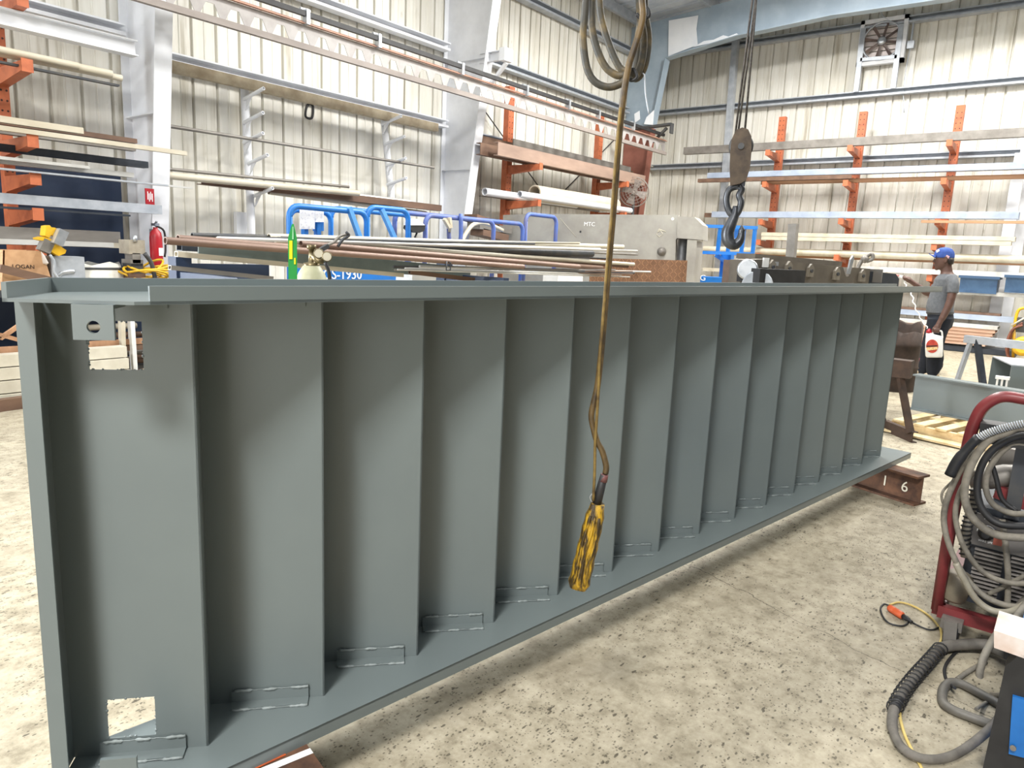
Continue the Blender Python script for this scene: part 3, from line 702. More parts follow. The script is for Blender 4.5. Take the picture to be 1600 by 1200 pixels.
for k, (pa, pb, r, mat, lab) in enumerate((((250, 273), (560, 302), .045, cream, 'cream pipe lying low along the left wall between pole racks'),
    ((262, 264), (545, 292), .02, mill, 'thin steel bar above the low cream pipe'),
    ((315, 288), (690, 330), .05, rust2, 'brown steel angle on the lowest arms of the pole racks'),
    ((340, 280), (640, 316), .04, pale, 'pale pipe on the lowest arms of the pole racks'),
    ((420, 300), (665, 333), .035, cream, 'cream pipe beside the brown angle on the lowest arms'))):
    a, b = P(*pa, y=8.8+.05*k), P(*pb, y=8.8+.05*k); m = MB(); m.pipe(a, b, r) if k != 2 else m.sec(a, b, sL(.12, .1, .01)); solo('low_pipe', m, mat, lab, 'pipe', 'pipes low on the left wall')
m = MB(); c = P(378, 351, y=9.33); m.box(c, (.2, .08, .34)); solo('electric_panel', m, white, 'small white panel box on the left wall under the pole rack', 'box')

# right bay rack
rb = []
for px, py, lab in ((797, 136, 'orange rack upright on the left wall just right of the second column'), (938, 181, 'orange rack upright on the left wall nearest the corner')):
    p = P(px, py, y=8.95); cantilever('cantilever_rack', lab, p.x, 8.95, p.z, [(P(835, 258, y=8.2).z+.03, .75), (P(830, 315, y=8.2).z+.03, .75)], orange, .75, 'orange cantilever rack uprights', .16); rb.append(p.x)
RG = 'steel stock in the right bay of the left wall'
zr = P(835, 258, y=8.2).z+.045
def ch(pxl, pyl, pxr, y, h_, b_, mat, label, side=1):
    a = P(pxl, pyl, y=y); xr = P(pxr, 250, y=y).x; solo('steel_channel', MB().sec((a.x, y, zr+h_/2), (xr, y, zr+h_/2), sC(h_, b_, .012, side)), mat, label, 'steel channel', RG)
a = P(745, 225, y=8.75); 
solo('steel_channel', MB().sec(P(745, 222, y=8.72), V((P(990, 260, y=8.72).x, 8.72, P(745, 222, y=8.72).z)), sC(.26, .1, .012, 1)), rust2, 'brown channel at the back of the right bay rack, open end toward the camera', 'steel channel', RG)
e0 = P(778, 238, y=8.22); solo('steel_channel', MB().sec((e0.x, 8.22, zr+.11), (P(1008, 283, y=8.22).x, 8.22, zr+.11), sC(.22, .1, .012, 1)), M('tan rust channel', 'a48b7b', '897366', 4, .35, .7, .7, stretch=(.3, 1, 1)), 'long tan rust channel at the front of the right bay rack', 'steel channel', RG)
e0 = P(752, 236, y=8.45); solo('steel_channel', MB().sec((e0.x, 8.47, zr+.1), (P(985, 275, y=8.45).x, 8.47, zr+.1), sC(.2, .1, .012, 1)), rust2, 'brown channel in the middle of the right bay rack', 'steel channel', RG)
e0 = P(800, 228, y=8.62); solo('steel_plate', MB().bar((e0.x, 8.6, zr+.24), (P(985, 265, y=8.6).x, 8.6, zr+.24), .02, .36), mill, 'grey plate standing on edge behind the tan rust channel', 'steel plate', RG)
zl = P(830, 315, y=8.2).z+.045
for pa, xr, y, r, mat, lab in (((835, 300), 960, 8.45, .15, cream, 'fat cream tube on the lower arms of the right bay'), ((811, 322), 985, 8.25, .06, white, 'long white pipe in front of the fat cream tube'), ((757, 305), 900, 8.69, .07, white, 'white square ended tube behind the long white pipe')):
    a = P(*pa, y=y); m = MB(); b = P(xr, 330, y=y); m.pipe((a.x, y, zl+r), (b.x, y, zl+r), r, None, 20); solo('large_tube', m, mat, lab, 'tube', RG)
a = P(757, 312, y=8.75); solo('steel_channel', MB().sec((a.x, 8.79, zl+.06), (a.x+4, 8.79, zl+.06), sC(.12, .1, .01)), mill, 'grey channel at the wall side of the lower arms', 'steel channel', RG)
# low junk behind the guard rails
for k, (pa, pb, mat) in enumerate((((735, 340), (770, 352), rust2), ((740, 352), (790, 360), mill), ((745, 362), (785, 372), rust2))):
    a, b = P(*pa, y=8.5), P(*pb, y=8.5); solo('timber_block', MB().bar(a, b, .3, .12), mat, ['brown block on top of the junk heap behind the faded guard rail', 'grey block in the middle of the junk heap behind the faded guard rail', 'brown block lowest in the junk heap behind the faded guard rail'][k], 'block', 'blocks behind the guard rail')
# wire guard drum fan at the corner
c = P(991, 300, x=14.6); t = thing('drum_fan', 'round wire guarded drum fan by the corner column', 'fan', c-UZ*c.z)
fanm = M('grimy fan wire', '8a8078', '746a62', 8); d = (EYE-c); d.z = 0; d.normalize(); u = V((d.y, -d.x, 0)); rr = .32
m = MB()
for f in (1, .8, .6, .4, .2): m.tube([c+d*(.1+.09*(1-f*f))+(u*cos(a)+UZ*sin(a))*rr*f for a in [2*PI*k/28 for k in range(28)]], .005, 5, True)
for k in range(16):
    a = 2*PI*k/16; m.tube([c+d*(.1+.09*(1-f*f))+(u*cos(a)+UZ*sin(a))*rr*f for f in (0, .4, .7, 1)], .004, 5)
part('wire_guard', m, fanm, t)
m = MB(); m.tube([c-d*.08+(u*cos(a)+UZ*sin(a))*rr for a in [2*PI*k/28 for k in range(28)]], .012, 6, True); part('rim', m, fanm, t)
m = MB(); m.lathe(c-d*.02, d, [(.06, 0), (.06, .1), (.02, .12)], 14); part('motor', m, fanm, t)
for k in range(4):
    a = PI/2*k+.3; e = c+(u*cos(a)+UZ*sin(a))*rr*.85; w_ = (u*-sin(a)+UZ*cos(a)); m = MB(); m.prism([c-w_*.03, e-w_*.09, e+w_*.09+d*.04, c+w_*.03+d*.02], d*.006); part('blade', m, fanm, t)
m = MB(); m.tube([(c.x, c.y, 0), c-d*.05], .03, 10); m.lathe((c.x, c.y, 0), (0, 0, 1), [(.3, 0), (.3, .02), (.04, .05)], 20); part('stand', m, dark, t)
for q0_, q1_ in (((748, 160), (842, 292)), ((868, 312), (970, 208))): trim(MB().tube([P(*q0_, y=9.3), P(*q1_, y=9.3)], .012, 6), black)
# column fittings
m = MB(); c = P(234, 310, y=8.6); m.box(c, (.1, .015, .22)); S1 = solo('safety_sign', m, redbright, 'red and white sign on the first white column', 'sign')
m = MB()
for k in range(4): m.box(c+V((-.025+.017*k, -.009, .03-.02*(k % 2))), (.009, .002, .09))
part('sign_lettering', m, winkm, S1, 'white marks')
c = P(244, 385, y=8.6); t = thing('fire_extinguisher', 'red fire extinguisher hung on the first white column', 'fire extinguisher', c-UZ*.28)
m = MB(); m.lathe(c-UZ*.26, (0, 0, 1), [(.06, 0), (.07, .02), (.07, .36), (.06, .42), (.025, .46), (.025, .48)], 18); part('cylinder', m, redbright, t)
m = MB(); m.box(c+UZ*.25, (.05, .1, .03)); m.bar(c+UZ*.26+V((-.02, -.09, .03)), c+UZ*.26, .02, .012); part('valve_head', m, chrome, t)
m = MB(); m.tube(spline([c+UZ*.24, c+V((.09, -.02, .18)), c+V((.1, -.02, -.02)), c+V((.08, -.03, -.12))], 5), .012, 8); part('hose', m, black, t)
m = MB(); q = c+V((.02, -.072, -.06)); m.box(q, (.05, .004, .09)); part('label_plate', m, winkm, t)
m = MB(); m.box(c+V((0, .09, .05)), (.03, .06, .3)); part('wall_bracket', m, galv, t)
# ------------------------------------------------------------------ stock on the far wall rack
FG = 'orange racks on the far wall'
xu = 17.1
lv = []
for (px, pt), arms_px, lab in zip(((1224, 183), (1350, 175), (1502, 165)), ([(1213, 237), (1203, 287), (1198, 346), (1194, 378), (1192, 400)], [(1340, 230), (1328, 285), (1326, 345), (1322, 370), (1314, 402)], [(1487, 222), (1478, 282), (1472, 346), (1464, 385), (1460, 434)]),
        ('orange punched rack upright on the far wall behind the crane hook', 'middle orange punched rack upright on the far wall', 'orange punched rack upright on the far wall above the man')):
    p = P(px, pt, x=xu); az = [P(*q, x=16.35).z for q in arms_px]
    cantilever('cantilever_rack', lab, xu, p.y, p.z, [(z+.03, .7) for z in az], orange, .7, FG, .15, 'x')
yv = lambda px: P(px, 330, x=16.6).y
def fbar(pxl, pyl, pxr, pyr, x, poly, mat, name, label, cat='steel bar'):
    a, b = P(pxl, pyl, x=x), P(pxr, pyr, x=x); z = (a.z+b.z)/2; a.z = b.z = z
    return solo(name, MB().sec(a, b, poly), mat, label, cat, 'steel stock on the far wall racks')
bl = M('bluish steel', 'a9b4c4', '8f9bb0', 4, .4, .7, .45, .2)
tanm = M('tan rust bar', 'b98f6e', '9c7455', 4, .35, .7, .7, stretch=(3, .3, 1))
fbar(1070, 234, 1640, 208, 16.5, sBox(.14, .16, .01), mill, 'steel_section', 'long grey box section on the top arms of the far rack')
fbar(1108, 272, 1640, 262, 16.55, sBox(.2, .12, .01), bl, 'steel_section', 'bluish grey section on the second arms of the far rack')
fbar(1090, 283, 1330, 281, 16.4, sL(.12, .08, .01), rust2, 'steel_angle', 'brown angle bar on the second arms, left half of the far rack')
fbar(1190, 285, 1640, 276, 16.7, sBox(.1, .08, .01), tanm, 'steel_section', 'tan rusty bar under the bluish section on the second arms')
fbar(1115, 333, 1592, 340, 16.5, sBox(.22, .13, .01), bl, 'steel_section', 'bluish channel on the third arms of the far rack')
fbar(1102, 335, 1250, 338, 16.75, sBox(.1, .1, .01), rust2, 'steel_section', 'short brown section end sticking out left of the bluish channel')
fbar(1440, 346, 1640, 348, 16.28, sBox(.08, .05, .01), tanm, 'steel_section', 'pinkish bar along the front of the third arms at the right')
for k in range(4):
    fbar(1192, 362+6*(k % 2), 1586-6*k, 379+6*(k % 2), 16.4+.2*(k//2), sBox(.17, .085, .01), cream, 'cream_section', ['upper front cream section of the stack on the fourth arms', 'lower front cream section of the stack on the fourth arms', 'upper back cream section of the stack on the fourth arms', 'lower back cream section of the stack on the fourth arms'][k])
m = MB(); a, b = P(1090, 389, x=16.5), P(1640, 407, x=16.5); m.pipe(a, b, .075); solo('large_pipe', m, cream, 'cream pipe running the whole width behind the man head on the far rack', 'pipe', 'steel stock on the far wall racks')
m = MB(); a, b = P(1105, 396, x=16.75), P(1640, 414, x=16.75); m.bar(a, b, .1, .06); solo('steel_bar', m, tanm, 'pinkish brown bar just under the cream pipe', 'steel bar', 'steel stock on the far wall racks')
fbar(1340, 420, 1640, 432, 16.4, sBox(.2, .1, .01), pale, 'steel_section', 'white section behind the man shoulders on the far rack')
fbar(1100, 422, 1345, 432, 16.6, sBox(.16, .08, .01), cream, 'steel_section', 'cream section behind the blue boom basket')
fbar(1300, 452, 1640, 456, 16.5, sBox(.3, .07, .01), pale, 'steel_section', 'white shelf section behind the man chest on the far rack')
fbar(1390, 484, 1565, 487, 16.5, sBox(.25, .04, .008), rust2, 'steel_section', 'brown flat behind the man belly on the far rack')
fbar(1390, 491, 1620, 496, 16.45, sBox(.3, .1, .01), bl, 'steel_section', 'bluish section behind the man waist on the far rack')
for k in range(6):
    fbar(1395, 506+5*k, 1562-4*k, 504+5.3*k, 16.3, sBox(.5-.03*k, .065, .01), pale if k == 0 else M('pink tan board', 'd3b09a', 'b8917a', 5, .35, .7, .8, stretch=(3, .3, 1)), 'stacked_board', ['topmost white', 'second from the top pinkish', 'third from the top pinkish', 'fourth from the top pinkish', 'fifth from the top pinkish', 'lowest pinkish'][k]+' board of the low stack behind the sawhorse', 'board')
m = MB(); a, b = P(1390, 543, x=16.4), P(1590, 545, x=16.4); a.z = b.z = .06; m.bar(a, b, .5, .1); solo('floor_skid', m, darkst, 'dark skid under the low stack at the far wall', 'skid')
for px, w_, lab in ((1532, .6, 'blue bin on the far rack left of the white post'), (1604, .6, 'blue bin on the far rack at the right photo edge')):
    c = P(px, 437, x=16.5); t = thing('parts_bin', lab, 'bin', (16.5, c.y, P(px, 449, x=16.5).z-.11)); m = MB(); z0 = WL[t.name].z
    m.prism([(16.3, c.y-w_/2, z0), (16.7, c.y-w_/2, z0), (16.75, c.y-w_/2, z0+.28), (16.22, c.y-w_/2, z0+.28)], (0, w_, 0)); part('bin_body', m, M('blue bin plastic', '4d6f96', '3d5a80', 5), t)
    m = MB(); m.box((16.48, c.y, z0+.3), (.6, w_+.06, .05)); part('bin_rim', m, M('dark blue rim', '35506f'), t)
# exhaust fan in the far gable wall
fc = P(1379, 65, x=17.45); t = thing('exhaust_fan', 'square framed exhaust fan with eight blades high in the far wall', 'exhaust fan', (17.45, fc.y, fc.z-.42)); fr_ = .38
m = MB()
for s_ in (-1, 1): m.box((17.45, fc.y+s_*.42, fc.z), (.12, .08, .92)); m.box((17.45, fc.y, fc.z+s_*.42), (.12, .92, .08))
part('frame', m, white, t)
m = MB(); m.tube([(17.4, fc.y+fr_*cos(a), fc.z+fr_*sin(a)) for a in [2*PI*k/32 for k in range(32)]], .02, 8, True); part('shroud_ring', m, galv, t)
m = MB(); m.lathe((17.34, fc.y, fc.z), (1, 0, 0), [(.05, 0), (.085, .02), (.085, .1)], 16); part('hub', m, chrome, t)
for k in range(8):
    a = PI/4*k+.2; e = V((0, cos(a), sin(a))); w_ = V((0, -sin(a), cos(a))); c0 = V((17.4, fc.y, fc.z))+e*.07; c1 = V((17.4, fc.y, fc.z))+e*.35
    m = MB(); m.prism([c0-w_*.022, c1-w_*.032+V((.02, 0, 0)), c1+w_*.032-V((.02, 0, 0)), c0+w_*.022], (.012, 0, 0)); part('blade', m, M('dark fan blade', '5a4c48', '6b5b55', 6), t)
for k in range(7):
    m = MB(); m.box((17.52, fc.y, fc.z-.34+.113*k), (.03, .76, .09)); part('louvre', m, M('pinkish louvre', 'f0e4e0', 'dccfcb', 5), t)
m = MB(); c = P(1423, 70, x=17.5); m.box(c, (.08, .13, .15)); t2 = solo('switch_box', m, galv, 'small grey switch box right of the exhaust fan', 'electric box')
m = MB(); m.bar(c+UZ*.07, c+UZ*.5, .035, .035, (1, 0, 0)); m.tube(spline([c-UZ*.05, c+V((0, .03, -.5)), c+V((0, .02, -.9)), c+V((0, -.05, -1.35))], 6), .009, 6); part('conduit', m, galv, t2)
m = MB(); m.tube(spline([P(*q, x=17.4) for q in ((1376, 12), (1380, 25), (1392, 33), (1406, 40), (1409, 52), (1401, 60))], 5), .012, 6); solo('power_cable', m, galv, 'loose cable looping down to the exhaust fan', 'cable')

# ------------------------------------------------------------------ pipe and bar pile on a stand behind the stair
ZG = 'long bars piled on the stand behind the stair'
stand = thing('stock_stand', 'dark blue steel stand carrying the pile of pipes and bars behind the stair', 'stand', (5.2, 5.1, 0))
for px in (330, 745):
    p = P(px, 400, y=4.9); m = MB()
    m.bar((p.x, 5.35, 0), (p.x, 5.35, 1.36), .12, .12, (1, 0, 0)); m.box((p.x, 5.0, .03), (.12, 1.1, .06)); part('post', m, navy, stand)
    for z in (.95, 1.2):
        m = MB(); m.bar((p.x, 5.35, z), (p.x, 4.5, z), .08, .1); part('arm', m, navy, stand)
m = MB(); m.bar((P(330, 400, y=5).x, 5.35, .5), (P(745, 400, y=5).x, 5.35, .5), .1, .1); m.bar((P(330, 400, y=5).x, 5.42, 1.18), (P(465, 400, y=5).x, 5.42, 1.18), .04, .26); m.bar((P(330, 400, y=5).x, 5.42, .3), (P(330, 400, y=5).x, 5.42, 1.2), .04, .2, (1, 0, 0)); part('tie_bar', m, navy, stand)
def pbar(a, ya, b, yb, r, mat, label, poly=None, name='steel_bar', cat='steel bar', group=ZG):
    p, q = P(*a, y=ya), P(*b, y=yb); m = MB()
    if poly: m.sec(p, q, poly)
    elif r >= .016: m.pipe(p, q, r)
    else: m.tube([p, q], r, 8)
    return solo(name, m, mat, label, cat, group)
cop = M('brown copper toned pipe', '8a7163', '735c50', 5, .35, .7, .5, .2, stretch=(.3, 1, 1))
pbar((278, 373), 4.62, (803, 413), 4.62, .026, cop, 'brown pipe along the front of the pile, upper of the two front brown pipes', name='steel_pipe', cat='pipe')
pbar((258, 376), 4.55, (818, 417), 4.55, .024, cop, 'brown pipe along the front of the pile, lower of the two front brown pipes', name='steel_pipe', cat='pipe')
pbar((300, 368), 4.95, (900, 381), 4.85, .02, dark, 'dark pipe along the top back of the pile', name='steel_pipe', cat='pipe')
pbar((420, 371), 4.9, (973, 386), 4.8, .03, cream, 'pale pipe ending furthest right beside the pendant cable', name='steel_pipe', cat='pipe')
pbar((440, 377), 4.82, (925, 397), 4.7, .038, dark, 'dark thick pipe with an open end left of the pendant cable', name='steel_pipe', cat='pipe')
pbar((420, 374), 4.78, (938, 389), 4.75, .012, pale, 'bright square bar crossing over the dark thick pipe')
pbar((430, 375), 4.72, (990, 413), 4.72, .022, cream, 'cream pipe crossing the pile from the clamp to the diamond plate', name='steel_pipe', cat='pipe')
pbar((470, 381), 4.6, (905, 417), 4.62, .025, cop, 'brown pipe ending below the dark thick pipe', name='steel_pipe', cat='pipe')
pbar((520, 386), 4.68, (940, 419), 4.66, .028, rust2, 'rusty pipe with an open end just left of the pendant cable', name='steel_pipe', cat='pipe')
pbar((560, 380), 4.85, (980, 416), 4.76, .024, rust2, 'brown pipe passing behind the pendant cable', name='steel_pipe', cat='pipe')
for k in range(10):
    a = (330+random.uniform(0, 120), 370+random.uniform(0, 4)); b = (800+random.uniform(0, 210), 379+random.uniform(0, 30))
    pbar(a, 4.95-.03*k, b, 4.92-.03*k, random.choice((.008, .011, .013)), random.choice((mill, pale, dark, cream)), 'thin steel rod lying among the pipes of the pile', group='thin rods in the pipe pile')
for k in range(8):
    a = (600+random.uniform(0, 60), 415+random.uniform(0, 8)); b = (985+random.uniform(-40, 35), 424+random.uniform(-3, 9))
    pbar(a, 4.9-.04*k, b, 4.5+.02*k, random.choice((.008, .012)), random.choice((dark, mill, rust2, pale)), 'short rod low in the right end of the pile', group='rods at the right end of the pile')
pbar((310, 392), 5.05, (735, 427), 5.05, 0, M('grey green channel', '5b6663', '6b7672', 4), 'grey green channel lying under the brown pipes', sC(.12, .06, .008), 'steel_channel', 'steel channel')
pbar((275, 397), 4.75, (628, 430), 4.75, 0, cream, 'cream flat bar sloping down below the green level', sBox(.05, .035, .005))
pbar((265, 418), 4.7, (425, 435), 4.7, 0, mill, 'grey bar low at the left end of the pile', sBox(.04, .03, .005))
pbar((640, 425), 4.9, (740, 437), 4.8, 0, rust2, 'rusty round bar low in the middle of the pile', sBox(.04, .04, .006))
pbar((280, 384), 5.2, (560, 402), 5.2, 0, darkst, 'dark channel behind the brown pipes at the left end', sBox(.08, .07, .006), 'steel_channel', 'steel channel')
# g-clamp on the pile
cc = P(530, 375, y=4.5); t = thing('bar_clamp', 'worn steel clamp resting on the pipe pile above the regulators', 'clamp', cc-UZ*.05)
m = MB(); m.tube(spline([P(*q, y=4.5) for q in ((487, 402), (495, 395), (512, 383), (522, 378), (530, 370), (541, 366))], 4), .012, 8); part('clamp_bar', m, mill, t)
m = MB(); m.tube(spline([P(*q, y=4.47) for q in ((528, 385), (536, 374), (545, 368), (541, 363))], 4), .012, 8); part('jaw', m, hookm, t)
m = MB(); m.bar(P(490, 397, y=4.46), P(512, 384, y=4.46), .03, .03); part('grip', m, hookm, t)
c = P(700, 417, y=4.52); m = MB(); m.tube([c+V((x, 0, z)) for x, z in ((-.02, .05), (-.02, -.03), (.03, -.03), (.03, .04), (.01, .04))], .007, 6); solo('wire_hook', m, hookm, 'small bent hook hanging on the front brown pipe', 'hook')
# green spirit level standing behind the stair
rl = 2.55
lvl = thing('spirit_level', 'green spirit level with yellow vial standing upright behind the stair', 'level', P(458, 437, r=rl)-UZ*.0)
a, b = P(458, 470, r=rl), P(458, 352, r=rl); hw = .014; rt = V((fwd.y, -fwd.x, 0)).normalized()
bot = V((a.x, a.y, .0))
def up_at(px0, px1, py0, py1, off, th_):
    q = [P(px0, py1, r=rl-off), P(px1, py1, r=rl-off), P(px1, py0, r=rl-off), P(px0, py0, r=rl-off)]; return q
m = MB(); q = [P(450, 470, r=rl), P(464, 470, r=rl), P(464, 372, r=rl), P(459, 350, r=rl), P(456, 350, r=rl), P(450, 372, r=rl)]
dvec = V((ray(458, 400).x, ray(458, 400).y, 0)).normalized()
q[0].z = q[1].z = .0
m.prism(q, dvec*.025); part('level_body', m, green, lvl)
m = MB(); m.prism(up_at(452, 457, 376, 405, .003, 0), dvec*.004); part('vial_window', m, M('yellow vial', 'f2e21a', 'e0cf12', 5), lvl)
m = MB(); m.prism(up_at(459.5, 462, 403, 413, .003, 0), dvec*.004); part('end_vial', m, M('yellow vial', 'f2e21a'), lvl)
m = MB(); m.prism([P(*z_, r=rl-.003) for z_ in ((456.5, 374), (458.8, 374), (458.3, 354), (457.2, 354))], dvec*.004); part('hang_hole', m, M('pale green', '9ed6a8'), lvl)
# gas cylinder with regulators
rc = 3.3; c = P(487, 437, r=rc); t = thing('gas_cylinder', 'pale gas cylinder with brass regulators behind the stair', 'gas cylinder', (c.x, c.y, 0))
zt_ = P(487, 415, r=rc).z; m = MB(); m.lathe((c.x, c.y, 0), (0, 0, 1), [(.088, 0), (.092, .03), (.092, zt_-.17), (.084, zt_-.1), (.055, zt_-.03), (.036, zt_)], 24); part('cylinder_body', m, beige, t)
m = MB(); m.lathe((c.x, c.y, zt_-.01), (0, 0, 1), [(.035, 0), (.035, .02), (.014, .025), (.012, .08), (.02, .08), (.02, .1)], 14); part('valve', m, brass, t)
vz = zt_+.05; rg = [P(498, 396, r=rc-.02), P(511, 401, r=rc-.05)]
m = MB(); m.tube([V((c.x, c.y, vz)), P(497, 408, r=rc-.03), P(506, 408, r=rc-.03)], .014, 8); part('regulator_stem', m, brass, t)
for k, g in enumerate(rg):
    dv = (EYE-g).normalized(); m = MB(); m.lathe(g, dv, [(.018, -.015), (.022, 0), (.022, .01), (.02, .013)], 18); o = part('gauge', m, brass, t)
    m = MB(); m.lathe(g+dv*.0135, dv, [(.018, 0), (.018, .002)], 18); part('dial', m, cream, o)
m = MB(); m.tube(spline([P(*z_, r=rc-.06) for z_ in ((508, 410), (513, 422), (515, 436), (516, 470))], 4), .008, 8); part('gas_hose', m, black, t)

# ------------------------------------------------------------------ scissor lifts
def rail_frame(pts, mat, parent, r=.03, name='guard_rail'):
    m = MB(); m.tube(spline(pts, 5) if len(pts) > 2 else pts, r, 10); return part(name, m, mat, parent)
YS = 6.4; S = lambda x, y, d=0: P(x, y, y=YS+d)
sl_ = thing('scissor_lift', 'bright blue scissor lift with guard rails behind the pipe pile', 'scissor lift', (S(545, 400).x, YS+.5, 0))
zp = .95
def drop(p, z=zp): return V((p.x, p.y, z))
def loop(pl, pr, ptop, d=0, sl2=0):
    """upside-down U: left px, right px at rail height ptop"""
    a, b = S(pl, ptop, d), S(pr, ptop+(pr-pl)*.06, d); b.z = a.z; r = .11
    pts = [drop(a)] + [V((a.x, a.y, a.z-r))] + arc((a.x+r, a.y, a.z-r), (-1, 0, 0), (0, 0, 1), r, 0, PI/2, 5) + arc((b.x-r, b.y, b.z-r), (0, 0, 1), (1, 0, 0), r, 0, PI/2, 5) + [drop(b)]
    m = MB(); m.tube(pts, .032, 10); return m
part('guard_rail', loop(452, 573, 321), blue, sl_); part('guard_rail', loop(574, 638, 323), blue, sl_)
part('guard_rail', loop(517, 640, 325, .75), blue, sl_); part('guard_rail', loop(452, 517, 327, .75), blue, sl_)
for x0, y0, x1, y1 in ((545, 324, 563, 374), (596, 327, 618, 376)):
    m = MB(); m.bar(S(x0, y0, -.02), S(x1, y1, -.02), .05, .05, (0, 1, 0)); part('gate_brace', m, M('light blue brace', '5b9bd8', '4c8ac8', 5), sl_, 'lighter blue brace')
m = MB(); a, b = S(452, 345), S(573, 352); a.z = b.z = zp+.55; 
m.tube([V((S(452, 345).x, YS, zp+.5)), V((S(638, 345).x, YS, zp+.5))], .022, 8); part('mid_rail', m, blue, sl_)
for x0, x1, y0, y1, lab in ((469, 492, 327, 358, 'white paper notice'), (493, 506, 329, 347, 'white paper notice')):
    m = MB(); q = [S(x0, y1, .1), S(x1, y1, .1), S(x1, y0, .1), S(x0, y0, .1)]; m.prism(q, (0, .01, 0)); part('notice', m, paper, sl_, lab)
m = MB(); q = [S(493, 361, .14), S(506, 361, .14), S(506, 330, .14), S(493, 330, .14)]; m.prism(q, (0, .05, 0)); part('control_box', m, blue, sl_)
for x in (476, 496): m = MB(); m.bar(drop(S(x, 360, .16)), S(x, 345, .16), .06, .05, (1, 0, 0)); part('post', m, blue, sl_)
xa0, xb0 = S(450, 400).x, S(640, 400).x
m = MB(); m.box(((xa0+xb0)/2, YS+.38, zp-.06), (xb0-xa0, .82, .12)); part('platform', m, blue, sl_)
m = MB(); m.box(((xa0+xb0)/2, YS+.38, .45), (xb0-xa0-.1, .76, .4)); part('chassis', m, blue, sl_)
for k in range(3):
    m = MB(); m.bar((xa0+.2, YS+.1, .62+.06*k), (xb0-.2, YS+.1, .84-.06*(2-k)), .05, .06); part('scissor_arm', m, darkst, sl_)
for sx in (xa0+.35, xb0-.35):
    for sy in (YS+.05, YS+.71): m = MB(); m.lathe((sx, sy-.05, .17), (0, 1, 0), [(.1, 0), (.17, .005), (.17, .11), (.1, .115)], 20); part('wheel', m, black, sl_)
# decal plate: GS-1930
g0, g1 = S(500, 441, -.06), S(548, 441, -.06); m = MB(); zc = (S(520, 425, -.06).z+S(520, 441, -.06).z)/2
zt9 = zc+.12; m.box(((xa0+xb0)/2, YS-.03, (zp-.1+zt9)/2), (xb0-xa0, .02, zt9-zp+.1)); part('toe_board', m, blue, sl_)
tm = text_mb('GS-1930', .15, (S(505, 437, -.05).x, YS-.045, S(501, 436, -.05).z), (1, 0, 0), (0, 0, 1), .003); part('decal_lettering', tm, winkm, sl_, 'white model lettering')
# second lift, faded blue
YS2 = 7.3; S2 = lambda x, y, d=0: P(x, y, y=YS2+d)
s2 = thing('scissor_lift', 'faded purple blue scissor lift with guard rails in front of the second column', 'scissor lift', (S2(745, 400).x, YS2+.5, 0))
def loop2(pl, pr, ptop, d=0, mat=blue2):
    a, b = S2(pl, ptop, d), S2(pr, ptop, d); b.z = a.z; r = .12
    pts = [drop(a), V((a.x, a.y, a.z-r))] + arc((a.x+r, a.y, a.z-r), (-1, 0, 0), (0, 0, 1), r, 0, PI/2, 5) + arc((b.x-r, b.y, b.z-r), (0, 0, 1), (1, 0, 0), r, 0, PI/2, 5) + [drop(b)]
    m = MB(); m.tube(pts, .034, 10); part('guard_rail', m, mat, s2)
loop2(617, 818, 331); loop2(665, 772, 336, -.25); loop2(822, 870, 334); 
m = MB(); pts = [S2(720, 334, -.3), S2(720, 370, -.3), S2(717, 377, -.3), S2(708, 378, -.3), S2(702, 374, -.3), S2(701, 352, -.3)]; m.tube(spline(pts, 4), .03, 8); part('grab_handle', m, blue2, s2)
xa0, xb0 = S2(617, 400).x, S2(870, 400).x
m = MB(); m.box(((xa0+xb0)/2, YS2+.38, zp-.06), (xb0-xa0, .8, .12)); part('platform', m, blue, s2)
m = MB(); m.box(((xa0+xb0)/2, YS2+.38, .5), (xb0-xa0-.1, .74, .5)); part('chassis', m, blue, s2)
for sx in (xa0+.35, xb0-.35):
    for sy in (YS2+.05, YS2+.71): m = MB(); m.lathe((sx, sy-.05, .17), (0, 1, 0), [(.1, 0), (.17, .005), (.17, .11), (.1, .115)], 20); part('wheel', m, black, s2)
# control head hanging on the rail between the lifts
c = S2(650, 358, -.35); t = thing('lift_control_box', 'black and white control box hooked on the rail between the two lifts', 'control box', c-UZ*.12)
m = MB(); m.prism([S2(*q, -.35) for q in ((641, 352), (665, 352), (663, 361), (655, 364), (645, 362), (640, 357))], (0, .12, 0)); part('box_body', m, black, t)
m = MB(); m.prism([S2(*q, -.36) for q in ((642, 346), (652, 342), (660, 348), (664, 352), (641, 352))], (0, .12, 0)); part('box_top', m, whitep, t)
m = MB(); m.tube([S2(652, 363, -.3), S2(648, 371, -.3)], .012, 6); part('joystick', m, black, t)
m = MB(); m.bar(S2(694, 342, -.4), S2(702, 356, -.4), .05, .04); m.bar(S2(702, 340, -.4), S2(704, 356, -.4), .05, .04); m.bar(S2(703, 354, -.4), S2(702, 362, -.3), .04, .04); part('rail_clamp', m, cream, s2, 'pale two legged clamp')
m = MB(); m.tube(spline([S2(*q, .5) for q in ((722, 376), (728, 365), (738, 352), (752, 348), (768, 352), (785, 360))], 5), .035, 8); solo('curved_hose', m, cream, 'curved tan hose behind the faded blue guard rail', 'hose')
